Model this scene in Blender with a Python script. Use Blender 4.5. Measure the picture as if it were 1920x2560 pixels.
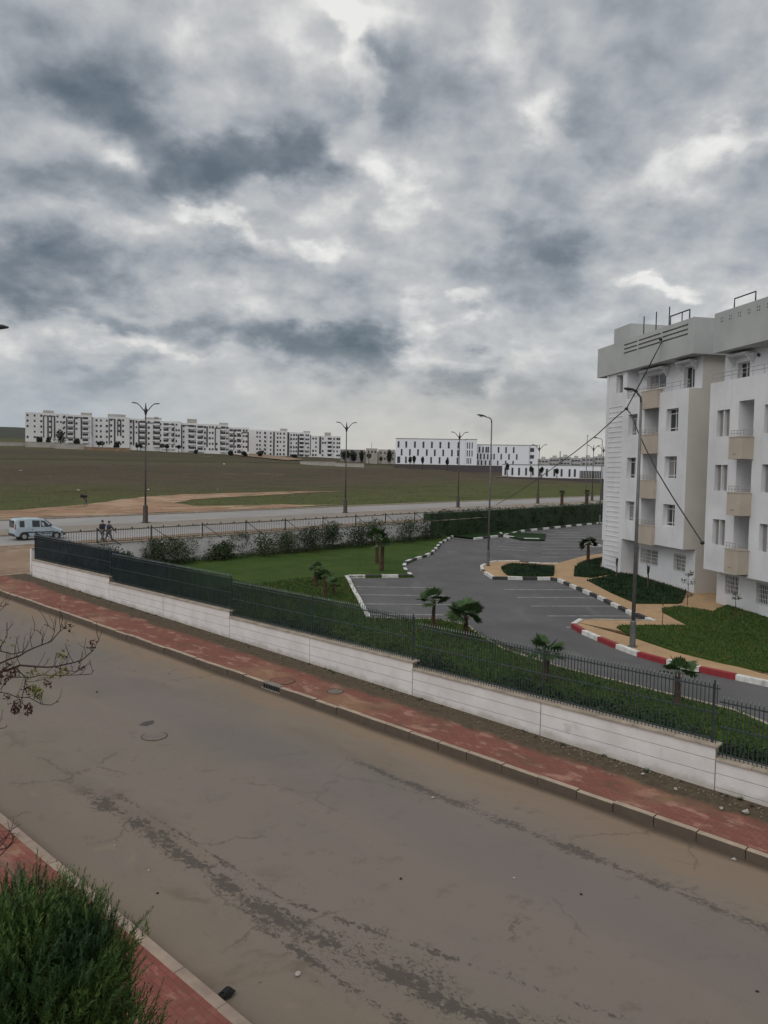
import bpy, math, random
import numpy as np
from mathutils import Vector, Matrix
R=math.radians
rnd=random.Random(7)
for o in list(bpy.data.objects): bpy.data.objects.remove(o)
scn=bpy.context.scene; col=scn.collection
# ------------------------------------------------------------------ camera
F=1900.; CX=960.; CY=1280.; CAMZ=7.4
PT=math.atan(96/F); ROLL=0.019
fwd=np.array([0,math.cos(PT),-math.sin(PT)]); r0=np.array([1.,0,0]); u0=np.cross(r0,fwd)
rgt=math.cos(ROLL)*r0+math.sin(ROLL)*u0; upv=-math.sin(ROLL)*r0+math.cos(ROLL)*u0
CAM=np.array([0,0,CAMZ])
cd=bpy.data.cameras.new('camera'); cam=bpy.data.objects.new('camera',cd); col.objects.link(cam)
cd.sensor_fit='HORIZONTAL'; cd.sensor_width=36; cd.lens=36*F/1920; cd.clip_start=.1; cd.clip_end=6000
m=Matrix.Identity(4)
for i in range(3):
    m[i][0]=rgt[i]; m[i][1]=upv[i]; m[i][2]=-fwd[i]; m[i][3]=CAM[i]
cam.matrix_world=m; scn.camera=cam
scn.view_settings.view_transform='Standard'; scn.view_settings.look='None'
scn.view_settings.exposure=0.2; scn.view_settings.gamma=1
# ------------------------------------------------------------------ helpers: rays and ground
SD=np.array([-.738,.674]); BD=np.array([.674,.738]); ROTZ=math.atan2(.738,.674)
def ray(px,py): return fwd*F+rgt*(px-CX)+upv*(CY-py)
def gz(x,y): return .02*(x*SD[0]+y*SD[1])+.01*(x*BD[0]+y*BD[1])
def at(px,py,h=0):
    d=ray(px,py); n=np.array([.02*SD[0]+.01*BD[0],.02*SD[1]+.01*BD[1],-1.])
    return CAM+d*(-(n@CAM+h)/(n@d))
def sb(px,py,h=0):
    p=at(px,py,h); return float(p[:2]@SD),float(p[:2]@BD)
def fz(s,b): return .02*s+.01*b+.027*max(0,min(s,620)-82)-.01*max(0,b-700)
def W(s,b,h=0):
    return Vector((SD[0]*s+BD[0]*b,SD[1]*s+BD[1]*b,fz(s,b)+h))
def hit(px,py):
    d=ray(px,py); d=d/d[1]; lo=5.; y=5.
    while y<900:
        p=CAM+d*y; s=p[:2]@SD; b=p[:2]@BD
        if p[2]<fz(s,b): break
        y+=.5
    return CAM+d*y
def pd(px,py,depth):
    d=ray(px,py); return Vector(CAM+d*(depth/F))
# ------------------------------------------------------------------ world: Nishita sky behind procedural cloud
world=bpy.data.worlds.new('World'); scn.world=world; world.use_nodes=True
nt=world.node_tree; nt.nodes.clear()
class G:
    def __init__(s,nt): s.nt=nt
    def n(s,t,**k):
        x=s.nt.nodes.new(t)
        for a,b in k.items(): setattr(x,a,b)
        return x
    def put(s,sock,v):
        if isinstance(v,bpy.types.NodeSocket): s.nt.links.new(v,sock)
        elif v is not None: sock.default_value=v
    def m(s,op,a,b=None,c=None,clamp=False):
        x=s.n('ShaderNodeMath',operation=op,use_clamp=clamp)
        s.put(x.inputs[0],a); s.put(x.inputs[1],b)
        if c is not None: s.put(x.inputs[2],c)
        return x.outputs[0]
    def noise(s,vec,scale,detail=4,rough=.55,dist=0,out=0):
        x=s.n('ShaderNodeTexNoise'); s.put(x.inputs['Vector'],vec)
        x.inputs['Scale'].default_value=scale; x.inputs['Detail'].default_value=detail
        x.inputs['Roughness'].default_value=rough; x.inputs['Distortion'].default_value=dist
        return x.outputs[out]
    def ramp(s,fac,stops,interp='LINEAR'):
        x=s.n('ShaderNodeValToRGB'); s.put(x.inputs[0],fac); cr=x.color_ramp; cr.interpolation=interp
        while len(cr.elements)<len(stops): cr.elements.new(.5)
        for e,(p,c) in zip(cr.elements,stops):
            e.position=p; e.color=(*c,1) if len(c)==3 else c
        return x.outputs[0]
    def mix(s,f,a,b,mode='MIX'):
        x=s.n('ShaderNodeMix',data_type='RGBA',blend_type=mode)
        s.put(x.inputs[0],f)
        for i,v in ((6,a),(7,b)):
            if isinstance(v,tuple) and len(v)==3: v=(*v,1)
            s.put(x.inputs[i],v)
        return x.outputs[2]
    def comb(s,x,y,z):
        c=s.n('ShaderNodeCombineXYZ'); s.put(c.inputs[0],x); s.put(c.inputs[1],y); s.put(c.inputs[2],z); return c.outputs[0]
    def sep(s,v):
        c=s.n('ShaderNodeSeparateXYZ'); s.put(c.inputs[0],v); return c.outputs
    def sstep(s,v,a,b):
        x=s.n('ShaderNodeMapRange',interpolation_type='SMOOTHSTEP'); s.put(x.inputs[0],v)
        x.inputs[1].default_value=a; x.inputs[2].default_value=b; return x.outputs[0]
SUN_EL=R(48); SUN_AZ=R(-145)      # light direction set to reach the facing walls, behind and left of the camera; azimuth from +y towards +x
g=G(nt)
tc=g.n('ShaderNodeTexCoord').outputs['Generated']
dx,dy,dz=g.sep(tc)
az=g.m('ARCTAN2',dx,dy); el=g.m('ARCSINE',dz)
den=g.m('ADD',g.m('MAXIMUM',dz,0.),.46)
P=g.comb(g.m('DIVIDE',dx,den),g.m('DIVIDE',dy,den),0.)
wc=g.sep(g.noise(P,8.5,6,.55,.1,out=1))
wx=g.m('MULTIPLY',g.m('SUBTRACT',wc[0],.5),.17); wy=g.m('MULTIPLY',g.m('SUBTRACT',wc[1],.5),.10)
azw=g.m('ADD',az,wx); elw=g.m('ADD',el,wy)
def blob(px,py,rx,ry,ang,k):
    d=ray(px,py); d=d/np.linalg.norm(d); a0=math.atan2(d[0],d[1]); e0=math.asin(d[2])
    ca,sa=math.cos(R(ang)),math.sin(R(ang))
    a=g.m('SUBTRACT',azw,a0); e=g.m('SUBTRACT',elw,e0)
    p=g.m('ADD',g.m('MULTIPLY',a,ca),g.m('MULTIPLY',e,sa)); q=g.m('SUBTRACT',g.m('MULTIPLY',e,ca),g.m('MULTIPLY',a,sa))
    r=g.m('ADD',g.m('POWER',g.m('ABSOLUTE',g.m('DIVIDE',p,rx/F)),2.8),g.m('POWER',g.m('ABSOLUTE',g.m('DIVIDE',q,ry/F)),2.8))
    return g.m('MULTIPLY',g.m('EXPONENT',g.m('MULTIPLY',r,-1.)),k)
blobs=[(620,425,200,55,8,-.50),(770,375,100,60,-8,-.34),(430,440,120,40,0,-.2),(285,275,175,58,-26,-.40),(120,455,200,52,3,-.36),(60,250,190,90,-15,-.14),(110,665,195,82,4,-.52),(190,800,170,34,-6,-.30),(620,840,170,40,-4,-.36),(880,885,165,66,-6,-.46),(960,850,70,50,0,-.2),(1135,958,88,46,0,-.36),(1215,915,40,22,0,-.2),
 (1345,612,115,42,-6,-.34),(1280,700,160,60,0,-.14),(1110,240,210,95,-6,-.24),(990,120,110,40,12,-.22),(310,925,90,24,0,-.18),(1430,1010,270,58,0,-.22),(1640,170,330,150,0,-.16),(1780,560,200,90,0,-.12),(1890,380,60,60,0,-.2),(150,130,220,60,-10,-.16),(470,180,200,40,-5,-.10),(500,640,150,40,0,-.10),(100,950,190,40,0,-.14),(700,230,80,50,0,-.10),(1000,700,120,40,0,-.08),
 (940,40,130,50,-14,.34),(858,50,50,110,10,.24),(760,60,90,60,0,.12),(870,190,42,110,12,.22),(1240,120,70,60,-30,.22),(960,430,110,42,-38,.18),(1385,300,45,110,14,.26),(1790,375,140,50,16,.32),(1850,300,90,36,20,.2),(1640,725,70,20,0,.34),
 (1045,880,60,80,55,.26),(560,560,110,22,-14,.32),(770,605,60,22,0,.3),(330,600,90,40,0,.16),(1010,520,60,90,0,.12),(520,60,120,70,0,.14),(1255,985,50,22,0,.22),(340,862,150,16,-8,.22),(400,800,60,22,0,.2),(1160,745,50,20,0,.26),(800,790,60,22,0,.12),(250,370,80,22,0,.18),(1560,480,120,30,0,.1)]
acc=None
for b_ in blobs:
    v=blob(*b_); acc=v if acc is None else g.m('ADD',acc,v)
n1=g.noise(P,5.6,6,.54,.15); n2=g.noise(P,14.,5,.55,.15); n3=g.noise(P,1.7,4,.5,.2)
base=g.m('ADD',g.m('MULTIPLY',g.m('SUBTRACT',n1,.5),1.0),g.m('MULTIPLY',g.m('SUBTRACT',n2,.5),.62))
base=g.m('ADD',base,g.m('MULTIPLY',g.m('SUBTRACT',n3,.5),.35))
hz=g.sstep(el,.03,.2)                                    # flatter texture towards the horizon
base=g.m('MULTIPLY',base,g.m('ADD',g.m('MULTIPLY',hz,.65),.35))
v=g.m('ADD',g.m('ADD',base,.675),g.m('MULTIPLY',acc,1.0))
cc=g.ramp(v,[(0.,(.105,.135,.162)),(.20,(.160,.190,.222)),(.40,(.262,.288,.320)),(.58,(.382,.403,.428)),(.75,(.50,.51,.515)),(1.,(.78,.775,.75))])
# warm pale band low in the sky to the right, cooler to the left
lowm=g.m('SUBTRACT',1.,g.sstep(el,.02,.17))
side=g.sstep(az,-.42,.02)
warm=g.mix(side,(.33,.40,.46),(.60,.57,.49))
cc=g.mix(g.m('MULTIPLY',lowm,.5),cc,warm)
# glow added to the unseen sky behind the viewer to brighten the walls
sd_=(math.cos(SUN_EL)*math.sin(SUN_AZ),math.cos(SUN_EL)*math.cos(SUN_AZ),math.sin(SUN_EL))
dt=g.n('ShaderNodeVectorMath',operation='DOT_PRODUCT'); g.put(dt.inputs[0],tc); dt.inputs[1].default_value=sd_
glow=g.m('MULTIPLY',g.sstep(dt.outputs['Value'],.1,1.),.65)
cc=g.mix(glow,cc,(1.0,.99,.96))
bg1=g.n('ShaderNodeBackground'); g.put(bg1.inputs[0],cc); bg1.inputs[1].default_value=1.0
sky=g.n('ShaderNodeTexSky',sky_type='NISHITA',sun_disc=False,sun_elevation=SUN_EL,sun_rotation=SUN_AZ,air_density=1.2,dust_density=2.)
bg2=g.n('ShaderNodeBackground'); g.put(bg2.inputs[0],sky.outputs[0]); bg2.inputs[1].default_value=.05
ms=g.n('ShaderNodeMixShader'); ms.inputs[0].default_value=.10
nt.links.new(bg1.outputs[0],ms.inputs[1]); nt.links.new(bg2.outputs[0],ms.inputs[2])
wo=g.n('ShaderNodeOutputWorld'); nt.links.new(ms.outputs[0],wo.inputs[0])
# ------------------------------------------------------------------ sun: soft, behind cloud
sl=bpy.data.lights.new('sun','SUN'); sl.energy=.6; sl.angle=R(45); sl.color=(1,.96,.9)
so=bpy.data.objects.new('sun',sl); col.objects.link(so)
so.rotation_euler=Vector(sd_).to_track_quat('Z','Y').to_euler()
# ------------------------------------------------------------------ materials
def newmat(name):
    m=bpy.data.materials.new(name); m.use_nodes=True; nt=m.node_tree
    return m,G(nt),nt.nodes['Principled BSDF']
def mat(name,c1,c2=None,scale=3.,rough=.85,bump=0.,bscale=None,detail=6,lo=.35,hi=.65,metal=0,spec=.3,dirt=None):
    m,g,b=newmat(name); tc=g.n('ShaderNodeTexCoord').outputs['Object']
    c=(*c1,1)
    if c2 is not None:
        c=g.ramp(g.noise(tc,scale,detail,.6),[(lo,c1),(hi,c2)])
    if dirt: # (colour, scale, threshold)
        c=g.mix(g.m('MULTIPLY',g.sstep(g.noise(tc,dirt[1],7,.65),dirt[2],dirt[2]+.12),.7),c,dirt[0])
    g.put(b.inputs['Base Color'],c)
    b.inputs['Roughness'].default_value=rough; b.inputs['Metallic'].default_value=metal
    b.inputs['Specular IOR Level'].default_value=spec
    if bump:
        bp=g.n('ShaderNodeBump'); bp.inputs['Strength'].default_value=bump; bp.inputs['Distance'].default_value=.02
        g.put(bp.inputs['Height'],g.noise(tc,bscale or scale*8,6,.6)); g.nt.links.new(bp.outputs[0],b.inputs['Normal'])
    return m
def leafmat(name,c1,c2,c3=None,rough=.6):
    m,g,b=newmat(name); geo=g.n('ShaderNodeNewGeometry'); tc=g.n('ShaderNodeTexCoord').outputs['Object']
    a=g.mix(geo.outputs['Random Per Island'],c1,c2)
    if c3: a=g.mix(g.sstep(g.noise(tc,1.2,3),.45,.62),a,c3)
    g.put(b.inputs['Base Color'],a); b.inputs['Roughness'].default_value=rough; b.inputs['Specular IOR Level'].default_value=.25
    return m
M={}
M['white_wall']=mat('white_wall',(.70,.675,.675),(.60,.575,.57),1.3,.9,.25,20,dirt=((.40,.365,.33),.9,.62))
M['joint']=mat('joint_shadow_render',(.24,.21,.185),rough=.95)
M['coping']=mat('coping_stone',(.42,.36,.29),(.28,.235,.19),3,.9,.4,20)
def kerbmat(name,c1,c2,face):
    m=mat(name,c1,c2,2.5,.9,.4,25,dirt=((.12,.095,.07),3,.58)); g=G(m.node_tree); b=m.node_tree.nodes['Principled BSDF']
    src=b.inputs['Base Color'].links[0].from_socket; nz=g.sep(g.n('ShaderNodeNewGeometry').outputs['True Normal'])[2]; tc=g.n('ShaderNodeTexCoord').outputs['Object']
    k=g.m('SUBTRACT',1.,g.sstep(g.m('ADD',g.m('ABSOLUTE',nz),g.m('MULTIPLY',g.m('SUBTRACT',g.noise(tc,7,5,.6),.5),.6)),.35,.75))   # upright faces darker than the top, edge broken by noise
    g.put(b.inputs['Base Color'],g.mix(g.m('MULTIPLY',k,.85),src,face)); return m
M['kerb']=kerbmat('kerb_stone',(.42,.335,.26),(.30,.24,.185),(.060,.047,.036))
M['kerb_pink']=mat('kerb_pink_stone',(.34,.265,.21),(.25,.19,.155),2.5,.9,.3,25)
M['paint_white']=mat('white_paint',(.70,.70,.68),(.50,.50,.48),4,.7,dirt=((.3,.29,.27),2,.6))
M['paint_black']=mat('black_paint',(.035,.035,.038),(.06,.06,.06),4,.7)
M['paint_red']=mat('red_paint',(.30,.035,.04),(.22,.03,.035),4,.7,dirt=((.25,.12,.11),2,.6))
M['fence']=mat('fence_metal',(.045,.060,.062),(.028,.040,.042),4,.45,metal=.1)
M['fence_tip']=mat('fence_tip_metal',(.25,.28,.28),(.14,.16,.16),4,.5,metal=.3)
M['lot']=mat('parking_asphalt',(.122,.118,.122),(.090,.088,.092),.35,.85,.4,60,detail=9)
def lotmat():
    m=M['lot']; g=G(m.node_tree); b=m.node_tree.nodes['Principled BSDF']; src=b.inputs['Base Color'].links[0].from_socket
    tc=g.n('ShaderNodeTexCoord').outputs['Object']; x,y,z=g.sep(tc); u=g.comb(g.m('MULTIPLY',g.m('ADD',x,y),.25),g.m('SUBTRACT',x,y),0.)
    a=g.mix(g.m('MULTIPLY',g.sstep(g.noise(u,.55,7,.65,.4),.55,.70),.45),src,(.17,.165,.155))
    a=g.mix(g.m('MULTIPLY',g.sstep(g.noise(tc,3.,7,.75),.58,.68),.25),a,(.06,.058,.06)); g.put(b.inputs['Base Color'],a)
lotmat()
M['line']=mat('line_paint',(.42,.42,.42),(.20,.20,.205),2.5,.8)
M['beige']=mat('beige_paving',(.44,.295,.165),(.36,.24,.14),1.2,.9,.3,30,dirt=((.25,.17,.11),2.2,.6))
M['bwhite']=mat('building_white',(.70,.705,.74),(.60,.605,.635),.5,.85,.1,40)
def streaks(m,c,amt):
    g=G(m.node_tree); b=m.node_tree.nodes['Principled BSDF']; src=b.inputs['Base Color'].links[0].from_socket; tc=g.n('ShaderNodeTexCoord').outputs['Object']; x,y,z=g.sep(tc)
    v=g.noise(g.comb(g.m('MULTIPLY',x,3.2),g.m('MULTIPLY',y,3.2),g.m('MULTIPLY',z,.22)),1.,6,.7)
    a=g.mix(g.m('MULTIPLY',g.sstep(v,.54,.72),amt),src,c); a=g.mix(g.m('MULTIPLY',g.sstep(g.noise(tc,.35,6,.65),.52,.66),amt*.6),a,c)
    k=g.m('SUBTRACT',1.,g.sstep(g.m('ADD',z,g.m('MULTIPLY',g.m('SUBTRACT',g.noise(tc,1.3,6,.7),.5),1.4)),-.75,.35)); a=g.mix(g.m('MULTIPLY',k,.45),a,(.42,.36,.30)); g.put(b.inputs['Base Color'],a)
streaks(M['bwhite'],(.50,.49,.48),.42)
M['bbeige']=mat('building_beige',(.60,.575,.535),(.54,.515,.48),.5,.9)
M['bgrey']=mat('parapet_grey',(.44,.455,.455),(.37,.385,.39),.5,.9)
M['tan']=mat('balcony_tan',(.46,.40,.335),(.40,.35,.295),.8,.9)
M['glass']=mat('dark_glass',(.015,.018,.022),None,rough=.12,spec=.6)
M['frame']=mat('white_frame',(.62,.62,.62),rough=.5)
M['scrap']=mat('dusty_scrap',(.40,.385,.36),(.30,.28,.25),8,.9)
M['rail']=mat('grey_rail',(.38,.37,.36),rough=.5,metal=.3)
M['darkmetal']=mat('dark_metal',(.05,.05,.055),rough=.5,metal=.5)
M['pole']=mat('galvanised_pole',(.165,.165,.168),(.12,.12,.122),3,.5,metal=.35)
M['polebrown']=mat('brown_pole',(.10,.085,.075),(.07,.06,.055),3,.6,metal=.2)
M['concrete']=mat('concrete',(.26,.24,.21),(.18,.165,.145),3,.9)
M['earth']=mat('bare_earth',(.27,.185,.125),(.20,.135,.095),.5,.95,.5,8,detail=9,dirt=((.33,.26,.19),.35,.52))
M['track']=mat('orange_dirt',(.33,.205,.130),(.25,.145,.090),.16,.95,.5,3,detail=9,dirt=((.40,.29,.20),.13,.50))
def trackgrass():
    m=M['track']; g=G(m.node_tree); b=m.node_tree.nodes['Principled BSDF']; src=b.inputs['Base Color'].links[0].from_socket; tc=g.n('ShaderNodeTexCoord').outputs['Object']; x,y,z=g.sep(tc)
    v=g.noise(g.comb(g.m('MULTIPLY',x,.35),g.m('MULTIPLY',y,1.2),0.),.42,7,.72); g.put(b.inputs['Base Color'],g.mix(g.m('MULTIPLY',g.sstep(v,.53,.60),.8),src,(.085,.085,.038)))
trackgrass()
M['boul']=mat('boulevard_asphalt',(.31,.30,.295),(.25,.24,.235),.15,.85,.3,40,detail=8)
M['bark']=mat('bark',(.10,.075,.055),(.05,.038,.03),6,.95,.6,30)
M['twig']=mat('dark_twig',(.045,.033,.028),rough=.9)
M['palmtrunk']=mat('palm_trunk',(.095,.06,.042),(.05,.032,.024),9,.95,.7,40)
M['palmleaf']=leafmat('palm_leaf',(.07,.115,.040),(.032,.065,.025))
M['palmleaf_dark']=leafmat('palm_leaf_dark',(.03,.05,.02),(.015,.03,.012))
M['cover']=leafmat('ground_cover_leaf',(.014,.036,.014),(.034,.062,.024),(.009,.022,.012))
M['hedge']=leafmat('hedge_leaf',(.012,.028,.012),(.028,.046,.018))
M['shrub']=leafmat('shrub_leaf',(.025,.042,.018),(.060,.078,.034))
M['conifer']=leafmat('conifer_needles',(.020,.055,.014),(.095,.150,.030),(.018,.046,.014))
M['yleaf']=leafmat('yellow_green_leaf',(.20,.19,.05),(.12,.13,.04))
M['seed']=leafmat('dry_seed_cluster',(.05,.022,.018),(.09,.038,.032))
M['blade']=leafmat('grass_blade',(.026,.062,.012),(.060,.105,.024),(.075,.090,.022))
M['skin']=mat('skin',(.32,.2,.14),rough=.6)
M['black_cloth']=mat('black_cloth',(.018,.02,.03),rough=.9)
M['navy_cloth']=mat('navy_cloth',(.03,.045,.085),rough=.9)
M['grey_cloth']=mat('grey_cloth',(.12,.125,.14),rough=.9)
M['hair']=mat('hair',(.012,.01,.009),rough=.7)
M['van_paint']=mat('van_paint',(.40,.48,.54),(.34,.41,.47),1.5,.35,spec=.5)
M['rubber']=mat('rubber',(.02,.02,.02),rough=.9)
M['plastic']=mat('dark_plastic',(.04,.042,.045),rough=.6)
M['hub']=mat('hubcap',(.35,.36,.37),rough=.4,metal=.5)
M['lamp_red']=mat('red_lens',(.30,.02,.02),rough=.3)
M['lamp_clear']=mat('clear_lens',(.6,.6,.6),rough=.2)
M['stone']=mat('rubble',(.26,.22,.17),(.14,.115,.09),6,.95)
M['farwhite']=mat('far_white',(.70,.70,.72),(.60,.60,.62),.05,.9)
M['farbright']=mat('school_white',(.74,.76,.82),(.70,.72,.78),.05,.9)
M['farshade']=mat('far_grey',(.24,.23,.235),rough=.9)
M['farframe']=mat('far_frame_brown',(.085,.075,.08),rough=.9)
M['fartree']=leafmat('far_tree_leaf',(.016,.024,.016),(.030,.040,.025))
M['farwall']=mat('far_rendered_wall',(.42,.40,.37),(.30,.28,.26),.2,.9)
M['farskyline']=mat('skyline_render',(.40,.40,.41),(.33,.33,.34),.05,.9)
# lawn: mottled
def lawnmat(name,c1,c2,c3,sc=.5):
    m,g,b=newmat(name); tc=g.n('ShaderNodeTexCoord').outputs['Object']
    a=g.ramp(g.noise(tc,sc,6,.6),[(.35,c1),(.65,c2)]); a=g.mix(g.sstep(g.noise(tc,14,6,.7),.45,.65),a,c3); a=g.mix(g.m('MULTIPLY',g.sstep(g.noise(tc,.9,6,.7),.58,.70),.5),a,tuple(q*1.15 for q in (c2[0]*1.35,c2[1]*.92,c2[2])))
    g.put(b.inputs['Base Color'],a); b.inputs['Roughness'].default_value=.9; b.inputs['Specular IOR Level'].default_value=.1
    bp=g.n('ShaderNodeBump'); bp.inputs['Strength'].default_value=1; bp.inputs['Distance'].default_value=.06
    g.put(bp.inputs['Height'],g.noise(tc,16,6,.7)); g.nt.links.new(bp.outputs[0],b.inputs['Normal']); return m
M['lawn']=lawnmat('lawn_grass',(.040,.082,.016),(.072,.108,.025),(.022,.050,.012))
M['lawn_dark']=lawnmat('lawn_grass_dark',(.014,.038,.012),(.024,.052,.015),(.009,.026,.009))
# netting on the fence
def netmat(name,c,alpha):
    m,g,b=newmat(name); b.inputs['Base Color'].default_value=(*c,1); b.inputs['Roughness'].default_value=.9
    b.inputs['Alpha'].default_value=alpha; return m
def nettingmat():
    m,g,b=newmat('shade_netting'); tc=g.n('ShaderNodeTexCoord').outputs['Object']; x,y,z=g.sep(tc)
    a=g.mix(g.sstep(y,24.,40.),(.006,.020,.017),(.010,.017,.034))
    n=g.noise(g.comb(g.m('MULTIPLY',y,1.3),g.m('MULTIPLY',z,.6),0.),1.6,6,.65)
    a=g.mix(g.m('MULTIPLY',g.sstep(n,.42,.66),.6),a,(.020,.036,.044)); g.put(b.inputs['Base Color'],a); b.inputs['Roughness'].default_value=.95; b.inputs['Specular IOR Level'].default_value=.1
    dens=g.m('ADD',g.m('MULTIPLY',g.sstep(y,18.5,31.),.62),.36)                     # the weave opens up where it is worn
    dens=g.m('ADD',dens,g.m('MULTIPLY',g.m('SUBTRACT',n,.5),.5)); w=g.m('ABSOLUTE',g.m('SINE',g.m('MULTIPLY',y,110.)))
    g.put(b.inputs['Alpha'],g.m('SUBTRACT',dens,g.m('MULTIPLY',g.m('GREATER_THAN',w,.93),.25),None,True)); return m
M['net']=nettingmat()
# red pavers (object x=b, y=s)
def pavermat(name,c1,c2,soil,dirtside):
    m,g,b=newmat(name); tc=g.n('ShaderNodeTexCoord').outputs['Object']; x,y,z=g.sep(tc)
    br=g.n('ShaderNodeTexBrick'); g.put(br.inputs['Vector'],g.comb(y,x,0.))
    br.inputs['Scale'].default_value=1; br.inputs['Brick Width'].default_value=.2; br.inputs['Row Height'].default_value=.1
    br.inputs['Mortar Size'].default_value=.006; br.inputs['Color1'].default_value=(*c1,1); br.inputs['Color2'].default_value=(*c2,1)
    br.inputs['Mortar'].default_value=(.14,.06,.048,1)
    st=g.comb(g.m('MULTIPLY',x,1.),g.m('MULTIPLY',y,.45),0.)
    a=g.mix(g.m('MULTIPLY',g.sstep(g.noise(st,2.2,7,.65),.52,.62),.55),br.outputs[0],(.42,.25,.19))     # bleached pavers
    a=g.mix(g.m('MULTIPLY',g.sstep(g.noise(st,1.1,7,.65,1.),.53,.66),.75),a,(.13,.075,.055))            # stained
    a=g.mix(g.m('MULTIPLY',g.sstep(g.noise(tc,.35,6,.6),.52,.66),.55),a,(.27,.17,.10))                  # dust
    if dirtside:                                                                       # soil washed along the foot of the wall
        e=g.m('SUBTRACT',x,g.m('ADD',g.m('MULTIPLY',y,.0215),17.34))
        e=g.m('ADD',e,g.m('MULTIPLY',g.m('SUBTRACT',g.noise(st,1.3,7,.65),.5),1.3))
        sm=g.sstep(e,-1.15,-.75)
        a=g.mix(sm,a,g.ramp(g.noise(tc,6,7,.7),[(.35,(.062,.047,.031)),(.6,(.105,.082,.055)),(.8,(.075,.08,.032))]))
    g.put(b.inputs['Base Color'],a); b.inputs['Roughness'].default_value=.9; b.inputs['Specular IOR Level'].default_value=.2
    bp=g.n('ShaderNodeBump'); bp.inputs['Strength'].default_value=.5; bp.inputs['Distance'].default_value=.01
    g.put(bp.inputs['Height'],g.m('ADD',g.m('MULTIPLY',br.outputs['Fac'],-1.),g.noise(tc,30,5,.6))); g.nt.links.new(bp.outputs[0],b.inputs['Normal'])
    return m
M['paver_far']=pavermat('red_pavers_far',(.225,.094,.072),(.19,.076,.058),None,True)
M['paver_near']=pavermat('red_pavers_near',(.24,.080,.066),(.19,.064,.054),None,False)
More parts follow.
